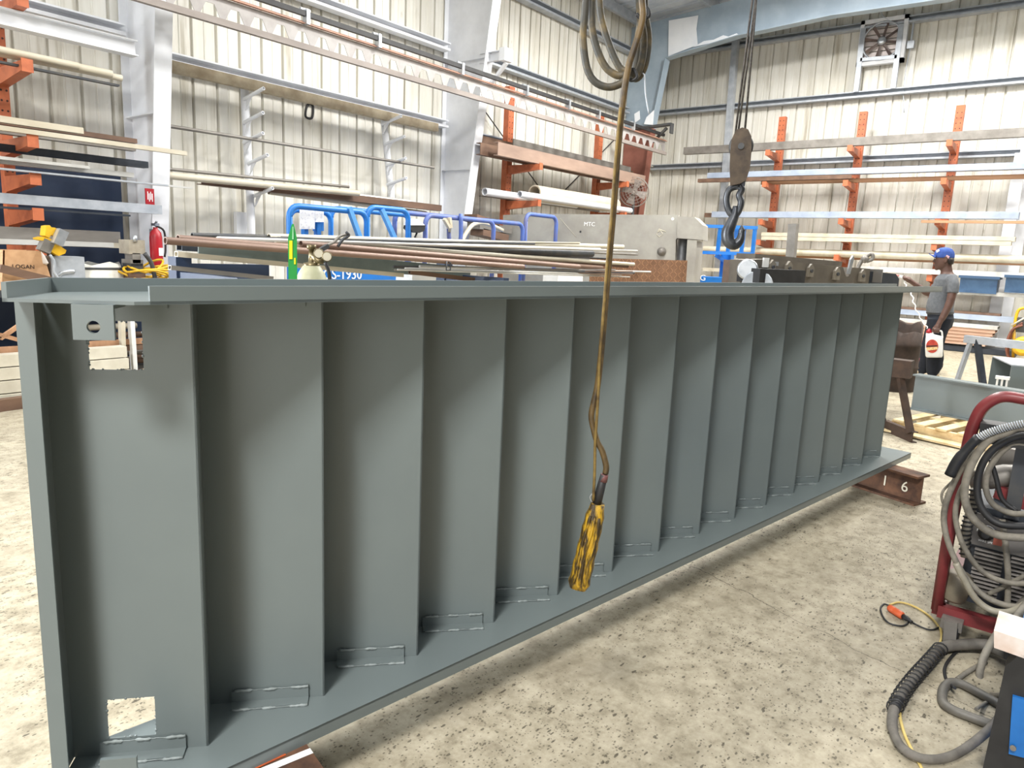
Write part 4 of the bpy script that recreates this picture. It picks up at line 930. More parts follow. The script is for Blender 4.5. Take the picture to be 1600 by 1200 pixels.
# white boxes and drums low between the lifts
for k, (x0, y0, x1, y1, mat, lab) in enumerate(((868, 421, 915, 437, whitep, 'white sheet leaning low behind the pipe ends'), (640, 410, 690, 419, pale, 'pale box seen under the brown pipes'), (745, 431, 770, 440, cream, 'pale pipe end lying low right of the stand'))):
    m = MB(); a, b = P(x0, y1, y=5.6), P(x1, y0, y=5.6); q = [P(x0, y1, y=5.6), P(x1, y1, y=5.6)]
    for e in q: e.z = 0
    m.prism(q+[P(x1-4, y0+3, y=5.6), P(x0+5, y0, y=5.6)], (0, .25, 0)); solo('storage_box', m, mat, lab, 'box')

# ------------------------------------------------------------------ press brake ram
bdir = ray(-1725, 282); bdir.z = 0; bdir = -bdir.normalized()                       # runs to the right
bn = V((bdir.y, -bdir.x, 0)); bn = bn if bn.dot(EYE) > bn.dot(V((9, 4, 0))) else -bn
b0 = P(940, 437, r=12.9); 
BP = lambda x, y, d=0: PL(x, y, b0+bn*d, bn)
brake = thing('press_brake', 'big grey steel press brake with the letters MTC behind the pipe pile', 'press brake', V((b0.x, b0.y, 0)))
m = MB(); pl = [BP(*q) for q in ((786, 336), (830, 334), (1060, 336), (1060, 370), (1056, 374), (1056, 437), (786, 440))]
for q in pl[-2:]: q.z = .75
pl[-1].z = pl[-2].z
m.prism(pl, -bn*.12); part('ram_plate', m, M('scuffed machine steel', 'a8a59c', '918d85', 2.2, .35, .7, .55, .2), brake)
mg = MATS['scuffed machine steel']
m = MB(); q = [BP(*z_, .06) for z_ in ((1058, 338), (1085, 339), (1098, 352), (1098, 375), (1058, 372))]; m.prism(q, -bn*.5); part('side_hood', m, mg, brake)
m = MB(); q = [BP(*z_, .05) for z_ in ((1074, 374), (1089, 376), (1085, 437), (1072, 437))]; q[2].z = q[3].z = 0; m.prism(q, -bn*.6); part('side_frame', m, mg, brake)
m = MB(); c = BP(1066, 390, -.2); m.lathe(V((c.x, c.y, .8)), (0, 0, 1), [(.09, 0), (.09, 1.3)], 16); part('cylinder', m, M('shiny ram', '6f7174', '8b8d90', 5, metal=.6), brake)
m = MB(); c = BP(1034, 393, .0); m.lathe(c, bn, [(.075, 0), (.075, .03), (.05, .05), (.05, .07), (.02, .09)], 18); part('bolt_boss', m, mill, brake)
m = MB(); c = BP(907, 362, .0); m.lathe(c, bn, [(.018, 0), (.018, .004)], 10); part('drilled_hole', m, black, brake)
m = MB(); c = BP(1051, 342, .0); m.lathe(c, bn, [(.025, 0), (.025, .004)], 12); part('lifting_hole', m, whitep, brake)
tm = text_mb('MTC', .1, BP(912, 353, .003), bdir, UZ, .002, 1.0); part('stencil_lettering', tm, winkm, brake, 'white stencilled letters')
m = MB(); m.tube([BP(875, 341, .003), BP(900, 370, .003)], .003, 4); m2 = part('chalk_scratch', m, chalk, brake)
m = MB(); m.tube([BP(1027, 363, .003), BP(1032, 360, .003), BP(1036, 366, .003), BP(1030, 370, .003), BP(1026, 366, .003), BP(1030, 358, .003), BP(1040, 362, .003)], .006, 4); part('chalk_scrawl', m, chalk, brake)
m = MB(); q0, q1 = BP(786, 440, -.3), BP(1085, 440, -.3); m.box(((q0.x+q1.x)/2, (q0.y+q1.y)/2, .3), (.5, (q0-q1).length*.9, .6), Matrix.Rotation(math.atan2(bn.y, bn.x), 3, 'Z')); part('bed', m, mg, brake)
# diamond plate leaning in front
rd = 10.4; m = MB(); DP = lambda x, y, d=0: PL(x, y, P(1000, 437, r=rd)+bn*d, bn)
q = [DP(922, 403), DP(1074, 407), DP(1073, 445), DP(922, 445)]; q[2].z = q[3].z = .35
m.prism(q, -bn*.012); dpl = solo('diamond_plate', m, M('brown tread plate', '8f6a4e', '76543c', 9, .35, .65, .75), 'rusty diamond tread plate standing behind the pipe ends', 'steel plate')
m = MB(); rr_ = 0
for i in range(24):
    for j in range(7):
        c = q[0] + (q[1]-q[0])*((i+.5)/24) - UZ*(.025+.05*j); s_ = .02 if (i+j) % 2 else -.02
        m.bar(c-bdir*.018-UZ*s_+bn*.002, c+bdir*.018+UZ*s_+bn*.002, .006, .004, bn)
part('tread_bumps', m, M('worn tread bump', 'b98a63', '9c7150', 9), dpl, kind='stuff')
m = MB(); a = P(975, 437, r=9.6); m.box((a.x, a.y, .175), (.9, 1.6, .35), Matrix.Rotation(.6, 3, 'Z')); solo('pallet_skid', m, darkst, 'dark skid under the diamond plate and pipe ends', 'skid')

# ------------------------------------------------------------------ blue boom lift basket
rb_ = 14.3; B_ = lambda x, y, d=0: P(x, y, r=rb_+d)
bk = thing('boom_lift', 'blue boom lift basket beyond the crane hook', 'boom lift', V((B_(1140, 437).x, B_(1140, 437).y, 0)))
for pts in ([(1093, 353), (1184, 356)], [(1180, 356), (1176, 396)], [(1126, 354), (1121, 396)], [(1140, 355), (1137, 398)], [(1163, 356), (1158, 396)], [(1086, 394), (1178, 397)]):
    m = MB(); m.bar(B_(*pts[0]), B_(*pts[1]), .06, .06); part('basket_rail', m, blue, bk)
for pts in ([(1093, 353), (1184, 356)], [(1180, 356), (1176, 396)], [(1086, 394), (1178, 397)]):
    m = MB(); m.bar(B_(*pts[0], .9), B_(*pts[1], .9), .06, .06); part('basket_rail', m, blue, bk)
m = MB(); m.prism([B_(*q, .1) for q in ((1147, 356), (1157, 357), (1154, 382), (1144, 386))], vw*.1); part('control_panel', m, blue, bk)
m = MB(); a = B_(1137, 398, .3); m.bar((a.x, a.y, .3), a, .2, .16, (1, 0, 0)); part('mast', m, blue, bk)
m = MB(); m.bar(B_(1118, 398, .2), B_(1133, 408, .2), .1, .08); part('gusset', m, blue, bk)
a, b = B_(1080, 433, -.1), B_(1142, 431, -.1); m = MB(); c = (a+b)/2; m.box((c.x, c.y, (c.z)/2+.02), (.6, .75, c.z-.05), Matrix.Rotation(.15, 3, 'Z')); part('chassis', m, blue, bk)
m = MB(); q = B_(1098, 437, -.5); part('decal_lettering', text_mb('G', .15, B_(1093, 438, -.55), lt, UZ, .003), winkm, bk, 'white lettering')
# ------------------------------------------------------------------ notched beam machine to the right
rn = 8.0; m0 = P(1190, 437, r=7.4); m1 = P(1400, 437, r=9.0); nd = (m1-m0); nd.z = 0; nd.normalize(); nn_ = V((nd.y, -nd.x, 0)); nn_ = nn_ if nn_.dot(EYE-m0) > 0 else -nn_
NB_ = lambda x, y, d=0: PL(x, y, m0+nn_*d, nn_)
mc = thing('shear_machine', 'long worn steel shear machine beam with bolt lugs beyond the right half of the stair', 'shear machine', V((m0.x, m0.y, 0)))
q = [NB_(*z_) for z_ in ((1160, 406), (1200, 405), (1317, 417), (1322, 432), (1326, 432), (1332, 418), (1360, 420), (1358, 444), (1160, 444))]
q[-1].z = q[-2].z = .55
m = MB(); m.prism(q, -nn_*.16); part('machine_beam', m, M('brown grey machine steel', '6d665c', '544e46', 3, .35, .7, .55, .2), mc)
for px, py in ((1204, 417), (1230, 419), (1264, 423), (1305, 428), (1345, 431)):
    c = NB_(px, py); m = MB(); m.prism([c+nd*x+UZ*z for x, z in ((-.04, -.06), (.04, -.06), (.04, .03), (0, .07), (-.04, .03))], nn_*.03); o = part('lug', m, M('lug steel', '7d766a', '655f55', 5), mc)
    m = MB(); m.lathe(c+nn_*.03, nn_, [(.018, 0), (.018, .012)], 10); part('bolt', m, dark, o)
m = MB(); c = NB_(1209, 412); m.prism([c+nd*x+UZ*z for x, z in ((-.06, -.02), (.06, -.02), (.06, .02), (-.06, .02))], nn_*.006); part('name_plate', m, chrome, mc)
m = MB(); c = NB_(1195, 411); m.prism([c+nd*x+UZ*z for x, z in ((-.035, -.04), (.035, -.04), (.035, .05), (-.035, .05))], nn_*.02); part('white_plate', m, whitep, mc)
c = NB_(1168, 421, .1); m = MB(); m.lathe(c, (EYE-c).normalized(), [(.09, -.12), (.095, 0), (.095, .03), (.08, .04)], 24); part('air_filter', m, chrome, mc, 'bright round filter cover')
m = MB(); c = NB_(1205, 431, .12); m.box(c, (.28, .6, .13), Matrix.Rotation(math.atan2(nn_.y, nn_.x), 3, 'Z')); part('motor', m, black, mc)
m = MB(); c = NB_(1183, 446, .2); m.lathe(c, (EYE-c).normalized(), [(.12, -.06), (.14, 0), (.13, .02)], 24); part('fly_wheel', m, galv, mc)
for k in range(5): m = MB(); a = NB_(1188+8*k, 424+1.5*k, .18); m.tube([a, a+nd*.1-UZ*.03], .014, 6); part('hose_fitting', m, chrome, mc)
m = MB(); a, b = NB_(1160, 400, -.35), NB_(1160, 444, -.35); m.box((a.x, a.y, .8), (.2, .3, 1.45)); part('side_column', m, M('dark brown column', '5b4434', '3f3128', 5), mc)
m = MB(); a, b = NB_(1165, 400, -.3), NB_(1300, 412, -.3); m.bar(a, b, .25, .05); part('top_rail', m, M('brown grey machine steel', '6d665c'), mc)
for x in (1185, 1345): m = MB(); a = NB_(x, 440, -.08); m.box((a.x, a.y, .28), (.2, .2, .56)); part('pedestal', m, dark, mc)
m = MB(); m.prism([NB_(*z_, .02) for z_ in ((1322, 428), (1327, 405), (1331, 399), (1332, 404), (1326, 428))], nn_*.02); part('lever', m, chrome, mc)
m = MB(); q = [NB_(1360, 424, .0), NB_(1400, 428, .0), NB_(1405, 436, .0), NB_(1405, 444, .0), NB_(1360, 444, .0)]; q[-1].z = q[-2].z = .6; m.prism(q, -nn_*.2); part('end_block', m, darkst, mc)
c = NB_(1367, 431, .01); m = MB(); m.box(c, (.03, .14, .14)); part('square_port', m, M('worn plate', '595550'), mc)
c = P(1351, 405, r=10.2); m = MB(); m.tube(spline([c+lt*x*.09+UZ*z*.09 for x, z in ((-.9, -2), (-.5, -.6), (0, .2), (.8, .8), (1, .1), (.3, -.3))], 5), .025, 6); m.sphere(c, .05); part('bent_lever', m, mill, mc)
m = MB(); a, b = P(1240, 350, r=9.6), P(1238, 437, r=9.6); q = V((b.x, b.y, 0)); m.bar(q, a, .1, .1, (1, 0, 0)); m.box((q.x, q.y, .02), (.4, .4, .04)); solo('steel_post', m, mill, 'flat topped grey steel post standing behind the shear machine', 'post')
# ------------------------------------------------------------------ workbench and clutter behind the left end of the stair
YB = 7.4; W_ = lambda x, y, d=0: P(x, y, y=YB+d)
zbn = .98; xb0, xb1 = W_(-150, 440).x, W_(268, 440).x
bench = thing('work_bench', 'steel work bench with braced legs behind the left end of the stair', 'work bench', ((xb0+xb1)/2, YB+.35, 0))
m = MB(); m.box(((xb0+xb1)/2, YB+.33, zbn-.03), (xb1-xb0, .72, .06)); part('bench_top', m, dark, bench)
m = MB(); m.box(((xb0+xb1)/2, YB+.6, .62), (xb1-xb0, .03, .6)); part('back_panel', m, navy, bench)
for x in (xb0+.1, W_(57, 500).x, xb1-.08):
    for y in (YB+.03, YB+.66): m = MB(); m.bar((x, y, 0), (x, y, zbn-.06), .06, .06, (1, 0, 0)); part('leg', m, rust2, bench)
for a, b in (((0, 529), (55, 491)), ((0, 523), (57, 539)), ((0, 529), (-60, 491)), ((-60, 540), (0, 523))):
    m = MB(); m.bar(W_(*a), W_(*b), .035, .035); part('brace', m, tanm, bench)
for y0, mat in ((544, tanm), (553, rust2)):
    m = MB(); a = W_(57, y0); m.bar((xb0, YB, a.z), (xb1, YB, a.z), .06, .06); part('shelf_rail', m, mat, bench)
for px, mat, lab in ((191, cream, 'beige'), (207, whitep, 'white')):
    m = MB(); a, b = W_(px+(3 if px > 200 else 0), 577, -.05), W_(px-(3 if px > 200 else 0), 500, -.05); b.z = zbn-.07; m.bar((a.x, a.y, 0), b, .07, .04, (1, 0, 0)); part('prop', m, mat, bench, lab+' upright prop')
FG2 = 'tubes stored on the floor behind the left end of the stair'
for k in range(4):
    a = P(70, 611-10*k, y=7.25+.05*k); z = .06+.11*k; m = MB(); m.sec((a.x-3, 7.2+.02*k, z), (3.1, 7.2+.02*k, z), sBox(.2-.02*k, .1, .008)); solo('floor_tube', m, M('pale floor tube', 'd4cfbf', 'bbb4a2', 4, .35, .7, .55), ['lowest', 'second from the floor', 'third from the floor', 'topmost'][k]+' white box tube of the stack left of the stair', 'tube', FG2)
a = P(62, 626, z=.05); m = MB(); m.sec(a-V((.75, .1, 0)), a+V((.4, .05, 0)), sC(.1, .08, .01)); solo('channel_offcut', m, rust2, 'short brown channel offcut on the floor in front of the white tube stack', 'steel channel')
for k in range(5):
    a = W_(140+16*k, 512+12*k, .3); m = MB(); m.pipe(a-V((.3, 0, 0)), a+V((.45, -.1*k, 0)), .03); a.z; solo('pipe_offcut', m, random.choice((mill, cream, rust2)), ['topmost', 'second', 'middle', 'fourth', 'lowest'][k]+' pipe offcut seen through the upper square hole of the stair', 'pipe', 'offcuts on the bench shelf')
m = MB(); a = W_(153, 563, .2); m.box(a, (.2, .2, .16)); solo('wood_block', m, rust2, 'brown block seen through the upper square hole of the stair', 'block')
m = MB(); a = P(178, 552, y=7.75); m.box(((xb0+xb1)/2, 7.72, a.z-.12), (xb1-xb0-.1, .5, .03)); part('shelf', m, dark, bench)
# cardboard box
bx = [W_(5, 391), W_(64, 393), W_(82, 437), W_(2, 437)]
for q in bx[2:]: q.z = zbn
t = thing('cardboard_box', 'open brown cardboard box lettered LOGAN at the left edge of the photo', 'box', V(((bx[0].x+bx[1].x)/2, YB+.1, zbn)))
m = MB(); bx[0].z = bx[1].z = max(bx[0].z, bx[1].z); m.prism([bx[3], bx[2], bx[1]+V((.0, 0, 0)), bx[0]], (0, .012, 0)); part('front_panel', m, card, t)
m = MB(); 
for s_ in (0, 1):
    a = bx[3] if s_ == 0 else bx[2]; b = bx[0] if s_ == 0 else bx[1]; m.prism([a, a+V((0, .35, 0)), b+V((0, .35, 0)), b], (.012, 0, 0))
m.prism([bx[3]+V((0, .35, 0)), bx[2]+V((0, .35, 0)), bx[1]+V((0, .35, 0)), bx[0]+V((0, .35, 0))], (0, .012, 0)); part('box_walls', m, card, t)
m = MB(); m.prism([bx[1], W_(69, 398, -.1), W_(76, 411, -.12), W_(73, 414, 0), W_(67, 412, 0)], (0, .01, 0)); part('flap', m, whitep, t, 'pale lifted flap')
tx = text_mb('LOGAN', .05, W_(19, 419, -.004), (1, 0, -.02), UZ, .001); part('printed_lettering', tx, ink, t)
m = MB(); m.bar(W_(0, 419, -.06), W_(84, 440, -.06), .03, .07); solo('wood_strip', m, rust2, 'brown strip leaning across the front of the cardboard box', 'strip')
# yellow portable band saw on a bracket
c = W_(82, 375); t = thing('band_saw', 'yellow portable band saw tilted on a stand above the bench', 'band saw', V((c.x, YB+.1, zbn)))
m = MB(); m.prism([W_(*q, -.05) for q in ((72, 353), (78, 352), (80, 355), (87, 356), (89, 362), (86, 369), (80, 367), (77, 372), (70, 368))], (0, .12, 0)); part('upper_wheel_guard', m, yellow, t)
m = MB(); m.prism([W_(*q, -.06) for q in ((60, 372), (68, 370), (82, 374), (92, 378), (84, 386), (76, 378), (62, 375))], (0, .14, 0)); part('saw_frame', m, yellow, t)
m = MB(); m.prism([W_(*q, -.07) for q in ((80, 378), (93, 384), (104, 391), (102, 396), (92, 400), (78, 392))], (0, .16, 0)); part('lower_wheel_guard', m, yellow, t)
m = MB(); m.bar(W_(98, 360, -.1), W_(88, 382, -.1), .09, .08); part('motor_body', m, chrome, t)
m = MB(); m.bar(W_(75, 376, -.02), W_(67, 393, -.02), .1, .09); part('handle', m, mill, t)
m = MB(); a = W_(80, 396, .06); m.bar((a.x, a.y, zbn), a, .05, .05, (1, 0, 0)); part('stand', m, dark, t)
m = MB(); m.tube(spline([W_(*q, -.08) for q in ((78, 398), (85, 410), (84, 424), (90, 434), (92, 440))], 4), .012, 8); part('power_cord', m, galv, t)
# grey vice and grinder
c = W_(108, 437); t = thing('bench_grinder', 'grey bench machine beside the yellow band saw', 'grinder', V((c.x, YB+.1, zbn)))
m = MB(); m.box(W_(107, 418)+V((0, .1, 0)), (.28, .2, .2)); part('motor_body', m, galv, t)
m = MB(); a, b = W_(88, 428), W_(124, 440); m.box(((a.x+b.x)/2, YB+.1, zbn+.05), (b.x-a.x, .24, .12)); part('base', m, galv, t)
m = MB(); m.tube(spline([W_(*q, .0) for q in ((88, 434), (96, 427), (104, 425), (116, 424))], 4), .02, 8); part('front_guard', m, chrome, t)
# white sack
r1 = [(141, 415), (165, 411), (187, 413)]; m = MB()
rings = []
for t_ in range(6):
    z = zbn+.24*t_/5; w_ = .24*(1-.02*t_); c = W_(165, 425); rings.append([V((c.x+w_*cos(a)*(1+.05*sin(3*a+t_)), YB+.15+.12*sin(a)*(1-.12*t_), z+(.02*sin(4*a) if t_ == 5 else 0))) for a in [2*PI*k/16 for k in range(16)]])
m.loft(rings); S3 = solo('white_sack', m, cloth, 'white folded sack standing on the bench between machines', 'sack')
m = MB(); m.tube(rings[4]+[rings[4][0]], .012, 6); part('sack_band', m, dark, S3)
# tall pipe vice
c = W_(213, 437); t = thing('post_vise', 'tall grey vise with a square block head on the bench', 'vise', V((c.x, YB, zbn)))
for nm, (x0, y0, x1, y1), mat, dp in (('jaw_block', (201, 377, 227, 395), M('dirty pale block', 'a59d8e', '857c6c', 6), .22), ('neck', (207, 398, 220, 409), mill, .16), ('collar', (204, 408, 224, 414), mill, .2), ('body', (204, 414, 224, 425), dark, .18), ('base', (201, 426, 228, 439), rust2, .22)):
    a, b = W_(x0, y0), W_(x1, y1); m = MB(); m.box(((a.x+b.x)/2, YB+dp/2, (a.z+b.z)/2), (b.x-a.x, dp, a.z-b.z+.03)); part(nm, m, mat, t)
m = MB(); m.tube([W_(211, 378), W_(211, 368)], .02, 8); part('screw', m, chrome, t)
m = MB(); m.tube(spline([W_(*q, -.02) for q in ((226, 396), (236, 410), (240, 425), (243, 437))], 4), .022, 8); part('handle', m, dark, t)
# yellow extension cord heap
t = thing('extension_cord', 'heap of yellow extension cord on the bench around the tall vise', 'cord', V((W_(232, 437).x, YB, zbn)))
for k in range(7):
    c = W_(random.uniform(205, 248), 430, random.uniform(-.05, .25)); rx = random.uniform(.15, .3); m = MB(); ph = random.uniform(0, 6); tilt = random.uniform(-.3, .3)
    m.tube([V((c.x+rx*cos(a), c.y+.14*sin(a), zbn+.04+.035*k*.5+.06*abs(sin(a+ph))+tilt*.15*cos(a)+.04)) for a in [2*PI*j/24 for j in range(24)]], .012, 6, True); part('cord_loop', m, yellow, t)

# ------------------------------------------------------------------ right side: barrel, stand, pallet, beam, sawhorse
c = P(1400, 611, z=0); bc = c+V((.15, .12, 0)); t = thing('rusty_barrel', 'dark rusty cut-open barrel past the far end of the stair', 'barrel', bc)
zt_ = P(1405, 503, r=math.hypot(bc.x, bc.y)).z; R0 = .3
m = MB(); vs = []
for j, (r_, f) in enumerate(((R0, 0), (R0, .33), (R0+.012, .35), (R0, .37), (R0, .66), (R0+.012, .68), (R0, .7), (R0, 1), (R0-.02, .98), (R0-.02, .1))):
    for k in range(28):
        a = 2*PI*k/28; jag = (-.12*max(0, cos(a+2.2))**2+.03*sin(5*a))*(f if f > .9 else 0); vs.append(bc+V((r_*cos(a), r_*sin(a), zt_*f+jag)))
m.add(vs, [(j*28+k, j*28+(k+1) % 28, (j+1)*28+(k+1) % 28, (j+1)*28+k) for j in range(9) for k in range(28)], True); part('drum_shell', m, M('dark rust shell', '3f3027', '281e18', 7, .35, .65, .8, bump=.3), t)
m = MB(); m.lathe(bc+UZ*.06, UZ, [(R0-.02, 0), (R0-.02, .02)], 28); part('drum_bottom', m, dark, t)
# leaning stand
a, b = P(1378, 672, z=.0), P(1424, 692, z=0); t = thing('pipe_stand', 'rusty stand with a leaning post beside the far end of the stair', 'stand', (a+b)/2)
m = MB(); m.sec(a+UZ*.05, b+UZ*.05, sC(.1, .05, .008)); part('foot', m, M('dark brown steel', '4a372b', '33271f', 8, .35, .65, .8), t)
m = MB(); q = b+UZ*.08-(b-a).normalized()*.03; e = P(1404, 575, r=math.hypot(b.x, b.y)*1.04); m.bar(q, e, .05, .045); part('leaning_post', m, MATS['dark brown steel'], t)
m = MB(); q2 = a+UZ*.08; m.bar(q2, e-V((.0, -.2, .15)), .05, .045); part('leaning_post', m, MATS['dark brown steel'], t)
m = MB(); m.box(e, (.14, .22, .16)); part('head', m, MATS['dark brown steel'], t)
# red engine by the barrel
c = P(1441, 588, z=0)+V((.55, .1, 0)); rr_ = math.hypot(c.x, c.y); t = thing('pressure_washer', 'red and black engine unit standing between the barrel and the man', 'engine', c); E_ = lambda x, y, d=0: P(x, y, r=rr_+d)
m = MB(); a = E_(1438, 538); m.box((c.x, a.y, a.z), (.3, .34, .09)); part('fuel_tank', m, redbright, t)
m = MB(); a = E_(1440, 553); m.box((c.x, a.y, a.z), (.3, .3, .16)); part('engine_block', m, black, t)
m = MB(); a = E_(1434, 570, -.2); m.lathe(a, (EYE-a).normalized(), [(.05, -.05), (.1, 0), (.1, .02), (.06, .03)], 22); part('recoil_cover', m, redbright, t)
m = MB(); m.tube(spline([E_(*q) for q in ((1430, 535), (1432, 526), (1438, 526), (1439, 534))], 4), .015, 6); part('handle', m, black, t)
for y in (-.14, .14): m = MB(); m.lathe((c.x-.03, c.y+y, .13), (1, 0, 0), [(.06, 0), (.13, .005), (.13, .06), (.06, .065)], 20); part('wheel', m, black, t)
m = MB(); m.box((c.x, c.y, .2), (.34, .4, .03)); part('base_plate', m, black, t)
# pallet and painted beam on it
dA = ray(-10, 358); dA.z = 0; dA = -dA.normalized(); dB = V((-dA.y, dA.x, 0)); dB = dB if dB.x > 0 else -dB     # dA: to the right, dB: away
c0 = P(1390, 672, z=0)
t = thing('wooden_pallet', 'broken pale wooden pallet on the floor under the grey beam', 'pallet', c0+dA*.6+dB*.5)
for f in (0, .5, 1): m = MB(); a = c0+dB*(.04+f*1.0)+UZ*.05; m.bar(a, a+dA*1.3, .05, .09); part('stringer', m, wood, t)
for k in range(7): m = MB(); a = c0+dA*(.07+.19*k)+UZ*.105; m.bar(a+dB*random.uniform(-.03, .02), a+dB*1.08+dA*random.uniform(-.03, .03), .1, .018); part('deck_board', m, wood, t)
m = MB(); a = c0-dB*.08+dA*.25+UZ*.02; m.bar(a-dA*.3, a+dA*.5, .14, .018); part('loose_board', m, wood, t)
hz0 = P(1424, 636, z=.13); hb_ = .36
zb_ = .115
def bp(q, z): return V((q.x, q.y, z))
Bm = solo('painted_beam', MB().sec(bp(hz0, zb_+hb_/2), bp(hz0+dA*3.2, zb_+hb_/2), [(x, y) for x, y in sI(hb_, .14, .014, .012)]), grey, 'freshly grey painted beam lying on the pallet by the man', 'beam')
# sawhorse
f0, f1 = P(1493, 602, z=0), P(1537, 610, z=0); zt_ = P(1515, 530, r=math.hypot(f0.x, f0.y)).z
top0 = P(1514, 530, r=math.hypot(f0.x, f0.y)+.1); 
t = thing('saw_horse', 'grey steel sawhorse standing right of the man', 'sawhorse', (f0+f1)/2)
sd = dA
m = MB(); m.bar(top0-sd*.05, top0+sd*1.3, .08, .1); part('top_beam', m, galv, t)
m = MB(); m.bar(f0, top0+sd*.03, .05, .05); part('leg', m, galv, t)
m = MB(); m.bar(f1, top0+sd*.1, .07, .06); part('leg', m, darkst, t)
for f, e in ((.9, -.3), (.9, .3)): m = MB(); q = top0+sd*1.05; m.bar(V((q.x+e, q.y, 0)), q, .05, .05); part('leg', m, galv, t)
# open steel box
c1 = P(1573, 616, r=8.9); c1.z = 0; zt_ = P(1575, 571, r=8.9).z; t = thing('steel_box', 'grey open ended steel box behind the grey beam', 'box', c1)
l0 = c1-dA*.0+dB*.75-dA*.05; q = [c1, l0]; w_ = .012
ua = (P(1541, 600, r=9.7)-c1); ua.z = 0; ua.normalize(); ub = V((ua.y, -ua.x, 0)); ub = ub if ub.dot(V((0, -1, 0))) > 0 else -ub
Ld = .75; Wd = .8
m = MB(); m.prism([c1, c1+ub*Wd, c1+ub*Wd+UZ*zt_, c1+UZ*zt_], ua*w_); part('front_plate', m, grey, t)
m = MB(); a = c1+ua*Ld; m.prism([a, a+ub*Wd, a+ub*Wd+UZ*zt_, a+UZ*zt_], ua*w_); part('back_plate', m, grey, t)
m = MB(); m.prism([c1+UZ*zt_, c1+ub*Wd+UZ*zt_, c1+ub*Wd+ua*Ld+UZ*zt_, c1+ua*Ld+UZ*zt_], UZ*w_); part('top_plate', m, galv, t)
m = MB(); m.prism([c1, c1+ub*Wd, c1+ub*Wd+ua*Ld, c1+ua*Ld], UZ*w_); part('floor_plate', m, grey, t)
m = MB(); a = c1+ub*.3; m.prism([a, a+ua*Ld, a+ua*Ld+UZ*zt_, a+UZ*zt_], ub*w_); part('inner_plate', m, grey, t)
# white stool legs like bracket in the box mouth
a = P(1564, 606, r=8.75); a.z = 0; t = thing('white_bracket', 'small white three legged bracket at the mouth of the steel box', 'bracket', a)
zz = P(1564, 590, r=8.75).z; m = MB(); m.box(a+UZ*zz, (.06, .12, .03)); part('top', m, whitep, t)
for k in (-1, 0, 1): m = MB(); m.bar(a+V((0, .045*k, 0)), a+V((0, .04*k, zz)), .018, .018, (1, 0, 0)); part('leg', m, whitep, t)
# yellow hose reel machine at the right edge
c = P(1598, 566, z=0); rr_ = math.hypot(c.x, c.y); t = thing('yellow_compressor', 'yellow machine with frame and brown hoses at the right photo edge', 'compressor', c); Y_ = lambda x, y, d=0: P(x, y, r=rr_+d)
m = MB(); m.lathe(Y_(1599, 541, -.1), (EYE-c).normalized(), [(.1, -.2), (.17, -.15), (.17, .05), (.12, .08)], 24); part('tank', m, yellow, t)
m = MB(); m.tube(spline([Y_(1585, 512), Y_(1589, 490), Y_(1596, 482), Y_(1615, 482)], 5), .025, 8); m.tube([Y_(1585, 512), V((Y_(1583, 560).x, Y_(1583, 560).y, .02))], .025, 8); part('frame', m, yellow, t)
m = MB(); m.box(Y_(1602, 508, .1), (.25, .25, .25)); part('engine', m, dark, t)
for k in range(3):
    m = MB(); m.tube(spline([Y_(*q, -.05*k) for q in ((1598, 500+4*k), (1586-2*k, 515), (1577-2*k, 535), (1576-k, 555), (1584, 560+2*k), (1600, 562+2*k))], 5), .018, 8); part('hose', m, M('brown hose', '7d4c3c', '653c30', 8), t)
m = MB(); m.tube([Y_(1580, 509, -.1), Y_(1600, 497, -.1)], .015, 8); part('lance', m, cream, t)
# ------------------------------------------------------------------ welder cart at the right edge
XC = 3.3; K = lambda x, y, d=0: P(x, y, x=XC+d)
c = K(1530, 990); t = thing('welder_cart', 'red tube welder cart with a dark louvred welding machine at the right edge', 'welder', V((XC+.3, c.y-.2, 0)))
pb_ = K(1464, 953); hp = [pb_, K(1480, 850), K(1498, 760), K(1514, 690), K(1521, 665), K(1533, 640), K(1552, 625), K(1572, 620), K(1600, 624), K(1650, 632)]
pts = [hp[0]]+spline(hp[1:], 4); 
m = MB(); m.tube(pts, .023, 6); part('cart_frame', m, redp, t, 'red frame tube')
m = MB(); a = K(1466, 952); b = K(1556, 988); b2 = K(1640, 1020); m.bar(a, V((XC, b2.y, a.z)), .045, .05); part('base_rail', m, redp, t)
m = MB(); m.bar(a, a+V((.75, 0, 0)), .045, .05); part('base_rail', m, redp, t)
m = MB(); m.bar(K(1556, 766, .1), K(1640, 800, .1), .05, .05); part('cross_rail', m, redp, t)
zb_, y0 = pb_.z+.03, K(1511, 850, .1).y
bxz = [K(1515, 789, .1).z, zb_]; hH = bxz[0]-zb_; x_ = XC+.1
m = MB(); m.box((x_+.32, y0-.35, zb_+hH/2), (.62, .7, hH)); part('machine_case', m, darkst, t)
m = MB(); q = [K(1513, 797, .095), K(1640, 830, .095), K(1640, 880, .095), K(1513, 847, .095)]
q[0].y = q[3].y = y0-.01
m.prism(q, (-.012, 0, 0)); fp = part('front_panel', m, M('panel grey', '5f5c59', '6b6865', 5), t)
m = MB(); cc = K(1541, 833, .08); m.lathe(cc, (-1, 0, 0), [(.028, 0), (.028, .012), (.017, .014), (.015, .03)], 20); part('dial_knob', m, black, fp)
m = MB(); m.tube([cc+V((0, cos(a)*.032, sin(a)*.032)) for a in [2*PI*k/24 for k in range(14)]], .002, 5); part('dial_scale', m, winkm, fp)
part('panel_lettering', text_mb('WIRE SPEED', .012, K(1528, 845, .08), (0, -1, 0), UZ, .0006), winkm, fp)
part('panel_lettering', text_mb('A/B AC CV', .016, K(1538, 811, .08), (0, -1, -.05), UZ, .0006), winkm, fp)
